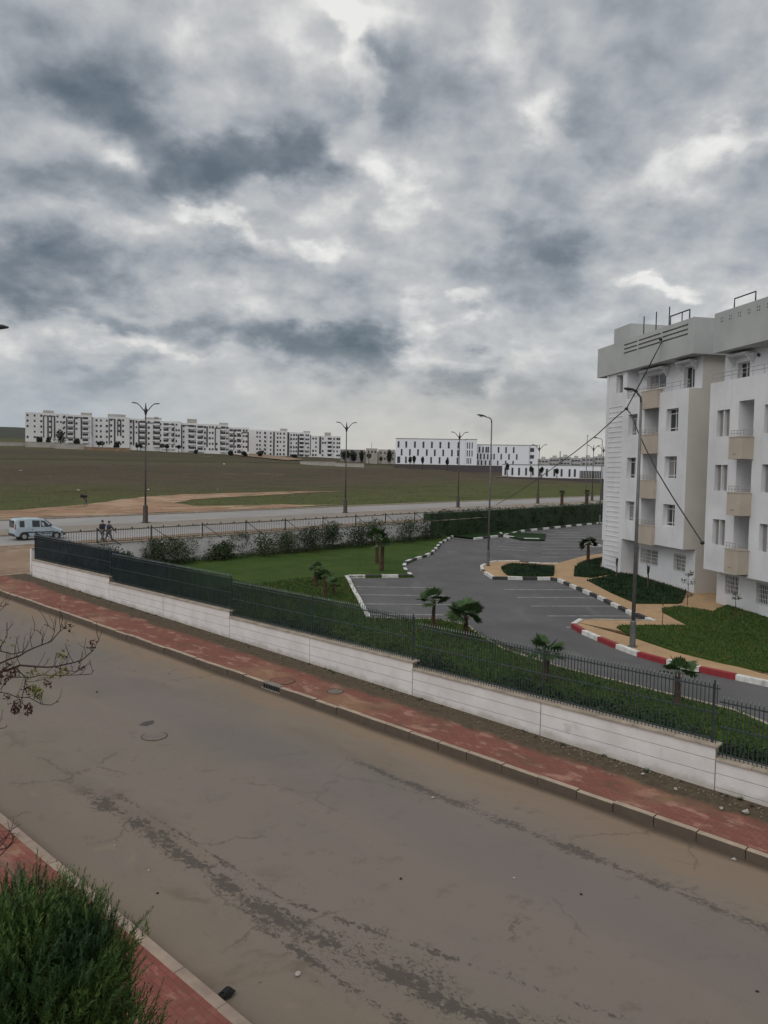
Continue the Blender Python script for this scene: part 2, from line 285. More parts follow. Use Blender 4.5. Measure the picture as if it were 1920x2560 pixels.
# street asphalt with dust and the dark patches the photo shows (object x=b, y=s)
def streetmat():
    m,g,b=newmat('street_asphalt'); tc=g.n('ShaderNodeTexCoord').outputs['Object']; x,y,z=g.sep(tc)
    st=g.comb(x,g.m('MULTIPLY',y,.3),0.)
    a=g.ramp(g.noise(st,.35,8,.6),[(.32,(.158,.130,.106)),(.45,(.198,.166,.136)),(.58,(.184,.156,.134)),(.70,(.176,.150,.144))])
    a=g.mix(g.m('MULTIPLY',g.sstep(g.noise(tc,.28,4,.5),.48,.62),.45),a,(.152,.142,.115))
    a=g.mix(g.m('MULTIPLY',g.sstep(g.noise(tc,2.4,7,.7),.56,.68),.42),a,(.115,.094,.075))
    a=g.mix(g.m('MULTIPLY',g.sstep(g.noise(g.comb(x,g.m('MULTIPLY',y,.8),0.),.8,6,.65,.6),.56,.68),g.m('SUBTRACT',.62,g.sstep(x,7.,10.5)),None,True),a,(.105,.082,.062))
    a=g.mix(g.m('MULTIPLY',g.sstep(g.noise(g.comb(x,y,3.),1.0,7,.7,.8),.60,.70),g.m('SUBTRACT',.5,g.sstep(x,6.6,8.6)),None,True),a,(.26,.21,.15))
    fine=g.noise(tc,60,4,.7); a=g.mix(g.m('MULTIPLY',g.sstep(fine,.5,.8),.35),a,(.10,.09,.08))
    a=g.mix(g.m('MULTIPLY',g.sstep(g.noise(tc,55,3,.6),.64,.74),.5),a,(.30,.26,.22))
    a=g.mix(g.m('MULTIPLY',g.sstep(g.noise(tc,32,3,.6),.66,.74),.55),a,(.075,.062,.052))
    # brown dust towards both kerbs
    nn=g.m('MULTIPLY',g.m('SUBTRACT',g.noise(st,.9,7,.6),.5),2.6)
    df=g.sstep(g.m('ADD',x,nn),13.0,15.3); dn=g.m('SUBTRACT',1.,g.sstep(g.m('ADD',x,nn),5.2,8.4))
    a=g.mix(g.m('MULTIPLY',df,.75),a,(.245,.172,.112)); a=g.mix(g.m('MULTIPLY',dn,.6),a,(.205,.155,.112))
    a=g.mix(g.m('MULTIPLY',g.sstep(g.noise(st,3.5,7,.7),.60,.70),g.m('MULTIPLY',g.m('ADD',df,dn),.5)),a,(.12,.09,.065))
    vr=g.n('ShaderNodeTexVoronoi',feature='DISTANCE_TO_EDGE'); vr.inputs['Scale'].default_value=.42
    wv=g.n('ShaderNodeVectorMath',operation='ADD'); g.put(wv.inputs[0],tc); sc_=g.n('ShaderNodeVectorMath',operation='SCALE'); g.put(sc_.inputs[0],g.noise(tc,1.6,6,.7,out=1)); sc_.inputs[3].default_value=.9; g.put(wv.inputs[1],sc_.outputs[0]); g.put(vr.inputs['Vector'],wv.outputs[0])
    crk=g.m('MULTIPLY',g.m('SUBTRACT',1.,g.sstep(vr.outputs[0],.004,.016)),g.sstep(g.noise(tc,.45,3,.5),.52,.60)); a=g.mix(g.m('MULTIPLY',crk,.5),a,(.07,.058,.05))
    # gutter shadow lines along both kerbs, put into the road colour
    gut=g.sstep(g.m('ADD',x,g.m('MULTIPLY',nn,.14)),14.8,15.1); a=g.mix(g.m('MULTIPLY',gut,.85),a,(.065,.05,.038))
    gut=g.m('SUBTRACT',1.,g.sstep(g.m('ADD',x,g.m('MULTIPLY',nn,.10)),5.85,6.2)); a=g.mix(g.m('MULTIPLY',gut,.45),a,(.10,.08,.06))
    # streaks: worn dark aggregate along two wheel lines
    def streak(b0,slope,s0,w,k,thr,seed,grain=1.):
        c=g.m('ADD',b0,g.m('MULTIPLY',g.m('MAXIMUM',g.m('SUBTRACT',s0,y),0.),slope))
        d=g.m('DIVIDE',g.m('ABSOLUTE',g.m('SUBTRACT',x,c)),w)
        st2=g.comb(g.m('ADD',x,seed),g.m('MULTIPLY',y,.7),0.)
        v=g.m('ADD',g.m('MULTIPLY',g.noise(st2,13*grain,5,.75,.5),.62),g.m('MULTIPLY',g.noise(st2,1.6,3,.5),.40))
        return g.m('SUBTRACT',g.m('SUBTRACT',v,g.m('MULTIPLY',d,k)),thr)
    def gate(v,lo,hi,soft=1.2): return g.m('MULTIPLY',g.sstep(v,lo-soft,lo+soft),g.m('SUBTRACT',1.,g.sstep(v,hi-soft,hi+soft)))
    s1=g.m('MULTIPLY',g.sstep(streak(7.72,.15,9.,.50,.24,.425,0.,.8),0.,.05),gate(y,-6,15.8,.6))
    s2=g.m('MULTIPLY',g.sstep(streak(7.38,.02,9.,.28,.25,.455,3.),0.,.05),gate(y,-6,9.3,.4))
    s3=g.m('MULTIPLY',g.sstep(streak(7.95,.16,9.,1.1,.09,.535,7.,1.3),0.,.05),gate(y,-6,9.6,1.6))
    s4=g.m('MULTIPLY',g.sstep(streak(13.12,0.,0.,.30,.20,.43,11.),0.,.07),gate(y,-3,12.8,.8))
    s5=g.m('MULTIPLY',g.sstep(streak(8.12,.27,9.5,.26,.25,.49,15.),0.,.05),gate(y,2,15.4,.6))
    al=s1
    for q in (s2,s3,s4,s5): al=g.m('MAXIMUM',al,q)
    a=g.mix(g.m('MULTIPLY',al,.80),a,g.ramp(g.noise(tc,70,3,.7),[(.35,(.050,.042,.036)),(.65,(.085,.072,.062))]))
    # a pale greyer band between the wheel lines, a few soft dark stains
    a=g.mix(g.m('MULTIPLY',gate(g.m('ADD',x,g.m('MULTIPLY',nn,.3)),11.0,12.9,.7),.5),a,(.158,.134,.136))
    spots=g.sstep(g.noise(tc,1.9,5,.5),.715,.76); a=g.mix(g.m('MULTIPLY',spots,.4),a,(.09,.075,.065))
    g.put(b.inputs['Base Color'],a); b.inputs['Roughness'].default_value=.82; b.inputs['Specular IOR Level'].default_value=.25
    bp=g.n('ShaderNodeBump'); bp.inputs['Strength'].default_value=.45; bp.inputs['Distance'].default_value=.008
    g.put(bp.inputs['Height'],g.m('SUBTRACT',fine,g.m('MULTIPLY',al,.6))); g.nt.links.new(bp.outputs[0],b.inputs['Normal'])
    return m
M['street']=streetmat()
def fieldmat():   # object x=b, y=s
    m,g,b=newmat('field_ground'); tc=g.n('ShaderNodeTexCoord').outputs['Object']; x,y,z=g.sep(tc)
    st=g.comb(g.m('MULTIPLY',x,.5),y,0.)
    n=g.noise(st,.03,8,.62); f=g.noise(tc,.9,6,.7)
    w=g.m('ADD',y,g.m('MULTIPLY',g.m('SUBTRACT',n,.5),90.))
    band=g.ramp(g.m('DIVIDE',w,400.),[(.20,(.080,.090,.032)),(.27,(.078,.078,.034)),(.33,(.085,.068,.048)),(.45,(.074,.056,.043)),(.52,(.088,.074,.048)),(.62,(.076,.070,.040)),(.72,(.068,.054,.041)),(1.,(.088,.085,.045))])
    a=g.mix(g.m('MULTIPLY',g.sstep(f,.48,.66),.5),band,(.135,.12,.062)); a=g.mix(g.m('MULTIPLY',g.sstep(g.noise(g.comb(g.m('MULTIPLY',x,.3),y,0.),.35,7,.7),.52,.64),.5),a,(.050,.046,.028))
    a=g.mix(g.m('MULTIPLY',g.sstep(g.noise(st,.11,7,.65),.52,.62),.45),a,(.045,.058,.022))
    a=g.mix(g.m('MULTIPLY',g.sstep(g.noise(st,.05,8,.7,.6),.60,.68),.55),a,(.19,.14,.09))
    w2=g.m('ADD',y,g.m('MULTIPLY',g.m('SUBTRACT',g.noise(st,.05,5,.6),.5),14.))
    ln=g.m('MULTIPLY',g.sstep(w2,228.,234.),g.m('SUBTRACT',1.,g.sstep(w2,236.,246.))); a=g.mix(g.m('MULTIPLY',ln,.6),a,(.038,.036,.026))
    gn=g.m('MULTIPLY',g.m('SUBTRACT',1.,g.sstep(w2,96.,116.)),g.sstep(g.noise(st,.35,6,.7),.46,.6)); a=g.mix(g.m('MULTIPLY',gn,.6),a,(.085,.115,.03))
    a=g.mix(g.m('MULTIPLY',g.sstep(g.noise(st,.45,7,.75,.5),.60,.70),.35),a,(.16,.145,.085))
    g.put(b.inputs['Base Color'],a); b.inputs['Roughness'].default_value=.95; b.inputs['Specular IOR Level'].default_value=.1
    bp=g.n('ShaderNodeBump'); bp.inputs['Strength'].default_value=.8; bp.inputs['Distance'].default_value=.3
    g.put(bp.inputs['Height'],g.noise(tc,1.2,6,.7)); g.nt.links.new(bp.outputs[0],b.inputs['Normal']); return m
M['field']=fieldmat()
# ------------------------------------------------------------------ mesh helpers
class MB:
    def __init__(s): s.v=[]; s.f=[]; s.mi=[]
    def add(s,vs,fs,mi=0):
        o=len(s.v); s.v.extend([tuple(map(float,q)) for q in vs]); s.f.extend([tuple(i+o for i in f) for f in fs]); s.mi.extend([mi]*len(fs)); return s
    def hexa(s,c,mi=0): # 8 corners bottom 0-3, top 4-7
        return s.add(c,[(3,2,1,0),(4,5,6,7),(0,1,5,4),(1,2,6,5),(2,3,7,6),(3,0,4,7)],mi)
    def box(s,x0,x1,y0,y1,z0,z1,mi=0):
        return s.hexa([(x0,y0,z0),(x1,y0,z0),(x1,y1,z0),(x0,y1,z0),(x0,y0,z1),(x1,y0,z1),(x1,y1,z1),(x0,y1,z1)],mi)
    def tube(s,pts,rad,n=8,mi=0,cap=True):
        pts=[Vector(p) for p in pts]
        if not hasattr(rad,'__len__'): rad=[rad]*len(pts)
        rings=[]
        for i,p in enumerate(pts):
            t=(pts[min(i+1,len(pts)-1)]-pts[max(i-1,0)]).normalized()
            a=t.cross(Vector((0,0,1))) if abs(t.z)<.95 else t.cross(Vector((1,0,0)))
            a.normalize(); b=t.cross(a)
            rings.append([p+(a*math.cos(2*math.pi*k/n)+b*math.sin(2*math.pi*k/n))*rad[i] for k in range(n)])
        vs=[q for r in rings for q in r]; fs=[]
        for i in range(len(pts)-1):
            for k in range(n):
                k2=(k+1)%n; fs.append((i*n+k,i*n+k2,(i+1)*n+k2,(i+1)*n+k))
        if cap: fs.append(tuple(range(n-1,-1,-1))); fs.append(tuple((len(pts)-1)*n+k for k in range(n)))
        return s.add(vs,fs,mi)
    def ball(s,c,r,mi=0,n=8,m=6):
        if not hasattr(r,'__len__'): r=(r,r,r)
        vs=[(c[0],c[1],c[2]-r[2])]
        for j in range(1,m):
            a=math.pi*j/m-math.pi/2
            for k in range(n): t=2*math.pi*k/n; vs.append((c[0]+r[0]*math.cos(a)*math.cos(t),c[1]+r[1]*math.cos(a)*math.sin(t),c[2]+r[2]*math.sin(a)))
        vs.append((c[0],c[1],c[2]+r[2])); fs=[(0,1+(k+1)%n,1+k) for k in range(n)]
        for j in range(m-2):
            for k in range(n): a=1+j*n; fs.append((a+k,a+(k+1)%n,a+n+(k+1)%n,a+n+k))
        a=1+(m-2)*n; fs+=[(a+k,a+(k+1)%n,len(vs)-1) for k in range(n)]
        return s.add(vs,fs,mi)
    def leaves(s,c,rad,n,size,mi=0,shell=.5,flat=0.,rr=None):
        rr=rr or rnd
        for _ in range(n):
            while 1:
                p=Vector((rr.uniform(-1,1),rr.uniform(-1,1),rr.uniform(-1,1)))
                if shell**1<=p.length<=1: break
            q=Vector((c[0]+p.x*rad[0],c[1]+p.y*rad[1],c[2]+p.z*rad[2]))
            a=Vector((rr.gauss(0,1),rr.gauss(0,1),rr.gauss(0,1)*(1-flat))).normalized()
            b=a.cross(Vector((rr.gauss(0,1),rr.gauss(0,1),rr.gauss(0,1)))).normalized()
            L=size*rr.uniform(.6,1.3); w=L*.42
            s.add([q-a*L*.5,q-b*w*.5,q+a*L*.5,q+b*w*.5],[(0,1,2,3)],mi)
        return s
    def build(s,name,mats,parent=None,loc=None,rotz=0,smooth=False,bevel=0,coll=True):
        me=bpy.data.meshes.new(name); me.from_pydata(s.v,[],s.f); me.update()
        if not isinstance(mats,(list,tuple)): mats=[mats]
        for x in mats: me.materials.append(x)
        if len(mats)>1: me.polygons.foreach_set('material_index',s.mi)
        if smooth: me.polygons.foreach_set('use_smooth',[True]*len(me.polygons))
        o=bpy.data.objects.new(name,me); col.objects.link(o)
        if parent: o.parent=parent
        if loc is not None: o.location=loc
        if rotz: o.rotation_euler=(0,0,rotz)
        if bevel:
            bv=o.modifiers.new('bevel','BEVEL'); bv.width=bevel; bv.segments=2; bv.limit_method='ANGLE'
        return o
def tag(o,label=None,cat=None,group=None,kind=None):
    if label: o['label']=label
    if cat: o['category']=cat
    if group: o['group']=group
    if kind: o['kind']=kind
    return o
def empty(name,loc,rotz=0,**k):
    o=bpy.data.objects.new(name,None); o.empty_display_size=.3; col.objects.link(o); o.location=loc; o.rotation_euler=(0,0,rotz); return tag(o,**k)
def dup(root,loc=None,rotz=None,scale=None,parent=None,label=None):
    c=root.copy(); col.objects.link(c)
    if parent is not None: c.parent=parent
    if loc is not None: c.location=loc
    if rotz is not None: c.rotation_euler=(0,0,rotz)
    if scale is not None: c.scale=scale if hasattr(scale,'__len__') else (scale,)*3
    if label: c['label']=label
    for ch in list(root.children): dup(ch,parent=c)
    return c
# ------------------------------------------------------------------ ground sheets in street coordinates (object x=b, y=s)
def sheet(name,poly,h,m,kind='structure',res=None,side=0.):
    """poly: [(s,b)...]; a flat skin at height h, with a skirt of depth side"""
    bm=MB(); n=len(poly)
    vs=[(b,s,fz(s,b)+h) for s,b in poly]
    bm.add(vs,[tuple(range(n))])
    if side:
        lo=[(x,y,z-side) for x,y,z in vs]
        bm.add(vs+lo,[(i,(i+1)%n,n+(i+1)%n,n+i) for i in range(n)])
    o=bm.build(name,m,rotz=ROTZ)
    if kind: o['kind']=kind
    return o
# one great terrain sheet
ss=[-900,-400,-150,-60]+[x for x in range(-40,80,10)]+[82]+[x for x in range(90,400,8)]+[420,450,500,560,620,800,1200,2000]
bs=[-1500,-900,-500,-300]+[x for x in range(-200,500,12)]+[550,620,700,900,1300,2000]
tb=MB(); vs=[]; fs=[]
tr=random.Random(3)
for s_ in ss:
    for b_ in bs:
        bump=tr.uniform(-.22,.22) if 128<s_<420 and -150<b_<480 else 0
        vs.append((b_,s_,fz(s_,b_)-(.12 if s_<81 else .0)+bump))
nb=len(bs)
for i in range(len(ss)-1):
    for j in range(nb-1): fs.append((i*nb+j,i*nb+j+1,(i+1)*nb+j+1,(i+1)*nb+j))
tb.add(vs,fs); tag(tb.build('ground',M['field'],rotz=ROTZ,smooth=True),kind='structure')
WB=lambda s:17.34+.0215*s
sheet('street',[(-60,5.8),(60,5.8),(60,15.25),(-60,15.25)],-.05,M['street'])
sheet('pavement',[(-60,15.33),(44.9,15.33),(44.9,WB(44.9)+.1),(-60,WB(-60)+.1)],.14,M['paver_far'],side=.2)
sheet('pavement',[(-60,-8),(58,-8),(58,5.7),(-60,5.7)],.14,M['paver_near'],side=.2)
sheet('earth_verge',[(45.2,15.33),(58.9,15.33),(58.9,200),(44.6,200),(44.6,18.2),(45.2,18.2)],.06,M['earth'],side=.1)
sheet('boulevard',[(59,-80),(65.9,-80),(65.9,330),(59,330)],0,M['boul'])
sheet('boulevard',[(70.2,-80),(79.8,-80),(79.8,330),(70.2,330)],0,M['boul'])
sheet('median_strip',[(66,-80),(70.1,-80),(70.1,330),(66,330)],.13,mat('median_paving',(.25,.225,.195),(.19,.17,.15),.6,.9,dirt=((.28,.2,.14),.3,.5)),side=.2)
sheet('parking_lot',[(-60,17.6),(-60,140),(44.3,140),(44.3,17.9)],-.02,M['lot'])
# far verge along the boulevard: kerb and dusty strip
sheet('kerb',[(79.9,-80),(80.25,-80),(80.25,330),(79.9,330)],.16,M['coping'],side=.3)
# dirt track, draped on the field: broken outline
TRACKS=[]
def drape(name,pxs,h,m,jit=.6,seed=1,step=2.5):
    rr=random.Random(seed); pts=[hit(*q) for q in pxs]; pts=[(float(p[:2]@SD),float(p[:2]@BD)) for p in pts]; out=[]
    n=len(pts); TRACKS.append(pts)
    for i in range(n):
        a,b=pts[i],pts[(i+1)%n]; k=max(1,int(math.dist(a,b)/step))
        for j in range(k):
            t=j/k; out.append((a[0]+(b[0]-a[0])*t+rr.uniform(-jit,jit),a[1]+(b[1]-a[1])*t+rr.uniform(-jit,jit)))
    import mathutils
    tess=mathutils.geometry.tessellate_polygon([[Vector((b,s,0)) for s,b in out]])
    bm=MB(); bm.add([(b,s,fz(s,b)+h) for s,b in out],[tuple(t) for t in tess]); o=bm.build(name,m,rotz=ROTZ); o['kind']='structure'; return o
drape('dirt_track',[(-60,1302),(700,1270),(860,1262),(760,1264),(700,1262),(560,1265),(480,1266),(440,1258),(480,1250),(540,1246),(600,1243),(680,1238),(760,1233),(860,1229),(760,1229),(690,1230),(640,1232),(520,1234),(400,1240),(300,1249),(216,1263),(100,1272),(0,1279),(-60,1285)],.05,M['track'],.5,2)
drape('dirt_track',[(560,1131),(640,1136),(700,1141),(760,1150),(720,1152),(660,1146),(600,1140)],.3,M['earth'],.5,3)
# ------------------------------------------------------------------ kerbs of stones
def kerb_run(name,path,mats,seg,w=.16,h=.15,gap=.012,jit=.012,seed=0,pattern=None,flip=1):
    """path [(s,b)]; stones laid along it, width to the left of travel"""
    rr=random.Random(seed); bm=MB(); L=[0]
    for a,b in zip(path,path[1:]): L.append(L[-1]+math.dist(a,b))
    def P(t):
        t=max(0,min(t,L[-1]))
        for i in range(len(path)-1):
            if t<=L[i+1] or i==len(path)-2:
                k=(t-L[i])/max(1e-6,L[i+1]-L[i]); a,b=path[i],path[i+1]
                d=((b[0]-a[0])/max(1e-6,L[i+1]-L[i]),(b[1]-a[1])/max(1e-6,L[i+1]-L[i]))
                return (a[0]+(b[0]-a[0])*k,a[1]+(b[1]-a[1])*k),d
    t=0; i=0
    while t<L[-1]-.05:
        l=seg if not isinstance(seg,tuple) else rr.uniform(*seg); e=min(t+l,L[-1])
        (s0,b0),d0=P(t+gap/2); (s1,b1),d1=P(e-gap/2)
        dd=(s1-s0,b1-b0); q=math.hypot(*dd) or 1; nx,ny=-dd[1]/q*flip,dd[0]/q*flip
        j=rr.uniform(-jit,jit); z=rr.uniform(-jit,jit)
        c=[(s0+nx*j,b0+ny*j),(s1+nx*j,b1+ny*j),(s1+nx*(w+j),b1+ny*(w+j)),(s0+nx*(w+j),b0+ny*(w+j))]
        vs=[(b_,s_,fz(s_,b_)-.1) for s_,b_ in c]+[(b_,s_,fz(s_,b_)+h+z) for s_,b_ in c]
        mi=(pattern[i%len(pattern)] if pattern else 0)
        bm.hexa(vs,mi); t=e; i+=1
    o=bm.build(name,mats,rotz=ROTZ,bevel=.012); o['kind']='structure'; return o
DR=(18.15,18.95)   # drain inlet
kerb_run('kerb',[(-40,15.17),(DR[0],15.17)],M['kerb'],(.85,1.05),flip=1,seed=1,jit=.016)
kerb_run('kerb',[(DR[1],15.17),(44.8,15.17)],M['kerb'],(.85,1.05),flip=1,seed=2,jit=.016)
kerb_run('kerb',[(-40,5.69),(58,5.69)],M['kerb_pink'],1.0,flip=1,seed=3,w=.17,jit=.004,gap=.01)
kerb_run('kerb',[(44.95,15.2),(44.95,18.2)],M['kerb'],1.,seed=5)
kerb_run('kerb',[(66,-80),(66,330)],M['coping'],2.,seed=6,h=.16)
kerb_run('kerb',[(70.1,330),(70.1,-80)],M['coping'],2.,seed=7,h=.16)
kerb_run('kerb',[(58.9,15.3),(58.9,200)],M['coping'],2.,seed=8,h=.12,flip=1)
# soil and gravel heaped at the wall's foot, as loose stones
gr=MB(); rr=random.Random(11)
for _ in range(1500):
    s_=rr.uniform(-2,40); e=abs(rr.gauss(0,.28)); b_=WB(s_)-.03-e; r_=rr.uniform(.008,.026)*(1.3 if s_<10 else 1)
    if b_<15.4: continue
    p=(b_,s_,fz(s_,b_)+.14+r_*.5); gr.ball(p,(r_,r_*rr.uniform(.6,1),r_*.7),0,5,3)
tag(gr.build('gravel',M['stone'],rotz=ROTZ),label='loose gravel and soil along the foot of the white wall',cat='gravel',kind='stuff')
wd=MB()
for _ in range(90):
    s_=rr.uniform(-1,42); b_=WB(s_)-.05-abs(rr.gauss(0,.10)); k=rr.uniform(.03,.09)
    for _ in range(26):
        a=rr.uniform(0,6.28); q=Vector((b_,s_,fz(s_,b_)+.13)); t=q+Vector((math.cos(a)*k,math.sin(a)*k,k*rr.uniform(.3,1.2))); n_=Vector((-math.sin(a),math.cos(a),0))*.008
        wd.add([q-n_,q+n_,t],[(0,1,2)])
tag(wd.build('weeds',M['cover'],rotz=ROTZ),label='small green weeds growing where the pavement meets the white wall',cat='weeds',kind='stuff')
# ------------------------------------------------------------------ white boundary wall on the street (local x=b, y=s)
SECT=[(34.45,43.7,2.12),(24.45,34.45,1.85),(14.81,24.45,1.62),(5.73,14.81,1.41),(-4.,5.73,1.12),(-14,-4.,.85),(-24,-14,.6)]
wall=empty('boundary_wall',(0,0,0),ROTZ,label='long low white boundary wall stepping down along the red pavement of the street',cat='wall')
def wallgrime():
    m=M['white_wall']; g=G(m.node_tree); b=m.node_tree.nodes['Principled BSDF']; src=b.inputs['Base Color'].links[0].from_socket
    tc=g.n('ShaderNodeTexCoord').outputs['Object']; x,y,z=g.sep(tc); hh=g.m('SUBTRACT',z,g.m('ADD',g.m('MULTIPLY',y,.02),g.m('MULTIPLY',x,.01)))
    k=g.m('SUBTRACT',1.,g.sstep(g.m('ADD',hh,g.m('MULTIPLY',g.m('SUBTRACT',g.noise(g.comb(x,g.m('MULTIPLY',y,1.),z),1.8,6,.65),.5),.55)),.14,.36))
    a=g.mix(g.m('MULTIPLY',k,.55),src,(.30,.26,.21))
    st=g.comb(g.m('MULTIPLY',y,5.),x,g.m('MULTIPLY',z,.6)); a=g.mix(g.m('MULTIPLY',g.sstep(g.noise(st,1.,5,.7),.60,.75),.3),a,(.36,.33,.30)); g.put(b.inputs['Base Color'],a)
wallgrime()
for s0,s1,zt in SECT:
    bm=MB(); k=max(1,round((s1-s0)/4.9)); T=.2
    for j in range(k):
        a=s0+(s1-s0)*j/k; b=s0+(s1-s0)*(j+1)/k; g_=.012
        for z0,z1,pr in ((-.3,-9,0),):
            pass
        # two shallow grooves run along the render: three courses
        zb=fz(a,17.4)-.1; hts=[zb, zt-.62, zt-.30, zt]
        for q in range(3):
            lo=hts[q]+(.013 if q else 0)
            c=[(WB(a+g_),a+g_),(WB(b-g_),b-g_)]
            vs=[(c[0][0],c[0][1],lo),(c[0][0]+T,c[0][1],lo),(c[1][0]+T,c[1][1],lo),(c[1][0],c[1][1],lo)]
            vs=vs+[(x,y,hts[q+1]) for x,y,_ in vs]
            bm.hexa(vs)
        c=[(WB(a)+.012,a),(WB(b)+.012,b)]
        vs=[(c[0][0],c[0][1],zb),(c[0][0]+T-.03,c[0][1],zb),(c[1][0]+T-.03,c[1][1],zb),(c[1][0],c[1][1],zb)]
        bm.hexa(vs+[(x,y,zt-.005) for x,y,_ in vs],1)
    bm.build('wall_section',[M['white_wall'],M['joint']],wall,bevel=.004)
    cm=MB(); e0=s0-(.05 if s0>-20 else 0)
    rr=random.Random(int(s0*10)); x=e0
    while x<s1-.01:
        y=min(s1,x+1.0); o_=rr.uniform(-.008,.008)
        vs=[(WB(x)-.05+o_,x+.004,zt),(WB(x)+.29+o_,x+.004,zt),(WB(y)+.29+o_,y-.004,zt),(WB(y)-.05+o_,y-.004,zt)]
        cm.hexa(vs+[(a,b,zt+.055) for a,b,_ in vs]); x=y
    cm.build('coping',M['coping'],wall,bevel=.008)
# iron railing on each section
def railing(parent,s0,s1,zt,hh,net=None,line=None,step=.092):
    pk=MB(); tp=MB(); rl=MB(); n=int((s1-s0)/step)
    L=line or (lambda s:(WB(s)+.12,s))
    for i in range(n):
        s_=s0+.06+i*step; x,y=L(s_); r_=.0085
        pk.box(x-r_,x+r_,y-r_,y+r_,zt+.05,zt+hh-.05); 
        tp.add([(x-.014,y-.014,zt+hh-.05),(x+.014,y-.014,zt+hh-.05),(x+.014,y+.014,zt+hh-.05),(x-.014,y+.014,zt+hh-.05),(x,y,zt+hh+.05)],[(0,1,4),(1,2,4),(2,3,4),(3,0,4),(3,2,1,0)])
    for hgt in (.12,hh*.50,hh-.16):
        (x0,y0),(x1,y1)=L(s0),L(s1)
        nx,ny=(.018,0) if abs(x1-x0)<abs(y1-y0) else (0,.018)
        rl.hexa([(x0-nx,y0-ny,zt+hgt),(x0+nx,y0+ny,zt+hgt),(x1+nx,y1+ny,zt+hgt),(x1-nx,y1-ny,zt+hgt),(x0-nx,y0-ny,zt+hgt+.03),(x0+nx,y0+ny,zt+hgt+.03),(x1+nx,y1+ny,zt+hgt+.03),(x1-nx,y1-ny,zt+hgt+.03)])
    rl.build('rail',M['fence'],parent); pk.build('picket_panel',M['fence'],parent); tp.build('spear_row',M['fence_tip'],parent)
    k=max(1,round((s1-s0)/4.9))
    for j in range(k):
        s_=s0+.12+(s1-s0-.2)*j/k; x,y=L(s_); p=MB(); p.box(x-.016,x+.016,y-.016,y+.016,zt+.045,zt+hh+.0); p.ball((x,y,zt+hh+.02),.024,0,6,4)
        p.build('post',M['fence'],parent)
    if net:
        a,b,m_,o_=net; N_=MB(); (x0,y0),(x1,y1)=L(a),L(b); o2=(o_,0) if abs(x1-x0)<abs(y1-y0) else (0,o_)
        N_.hexa([(x0+o2[0],y0+o2[1],zt+.06),(x0+o2[0]+.004,y0+o2[1]+.004,zt+.06),(x1+o2[0]+.004,y1+o2[1]+.004,zt+.06),(x1+o2[0],y1+o2[1],zt+.06),(x0+o2[0],y0+o2[1],zt+hh-.07),(x0+o2[0]+.004,y0+o2[1]+.004,zt+hh-.07),(x1+o2[0]+.004,y1+o2[1]+.004,zt+hh-.07),(x1+o2[0],y1+o2[1],zt+hh-.07)])
        N_.build('netting',m_,parent)
RL=['hidden behind near-black netting, nearest the white van','behind dark green netting, second from the left','third from the left, where the netting ends','between the last two wall steps, before the fan palms','past the last wall step, at the right edge','beyond the right end of the garden','farthest down the street']
for i,(s0,s1,zt) in enumerate(SECT[:6]):
    e=empty('railing',(0,0,0),ROTZ,label='dark picket railing '+RL[i],cat='railing',group='picket railings on the stepped street wall')
    railing(e,s0,s1,zt,1.45)
nm=MB(); rr=random.Random(44); n=120; fr=[]
for i in range(n+1):
    s_=18.6+(43.66-18.6)*i/n; zb=[q[2] for q in SECT if q[0]<=s_<=q[1]+.01][0]
    zt_=2.99+(3.62-2.99)*(s_-18.6)/25.06+rr.uniform(-.012,.012); bb=WB(s_)+.145+.012*math.sin(s_*5)
    fr.append([(bb,s_,zb+.07),(bb+.02*math.sin(s_*3.1),s_,(zb+zt_)/2),(bb,s_,zt_)])
for i in range(n):
    for k in range(2): nm.add([fr[i][k],fr[i+1][k],fr[i+1][k+1],fr[i][k+1]],[(0,1,2,3)])
tag(nm.build('shade_netting',M['net'],rotz=ROTZ,smooth=True),label='near-black to dark green shade netting tied along the left half of the picket railing',cat='netting')
# rear wall of the garden along the boulevard
rw=empty('rear_wall',(0,0,0),ROTZ,label='white garden wall along the boulevard, half covered by shrubs, below a low railing',cat='wall')
bm=MB(); bm.hexa([(18.5,44.3,.8),(64,44.3,1.2),(64,44.5,1.2),(18.5,44.5,.8),(18.5,44.3,fz(44.4,18.5)+1.62),(64,44.3,fz(44.4,64)+1.62),(64,44.5,fz(44.4,64)+1.62),(18.5,44.5,fz(44.4,18.5)+1.62)])
bm.build('wall_section',M['white_wall'],rw)
bm=MB(); bm.hexa([(18.5,44.24,fz(44.4,18.5)+1.621),(64,44.24,fz(44.4,64)+1.621),(64,44.56,fz(44.4,64)+1.621),(18.5,44.56,fz(44.4,18.5)+1.621),(18.5,44.24,fz(44.4,18.5)+1.68),(64,44.24,fz(44.4,64)+1.68),(64,44.56,fz(44.4,64)+1.68),(18.5,44.56,fz(44.4,18.5)+1.68)])
bm.build('coping',M['coping'],rw)
rg=['nearest the netted corner, behind the two walkers','second from the netted corner','third from the netted corner','right end, above the thick shrubs']
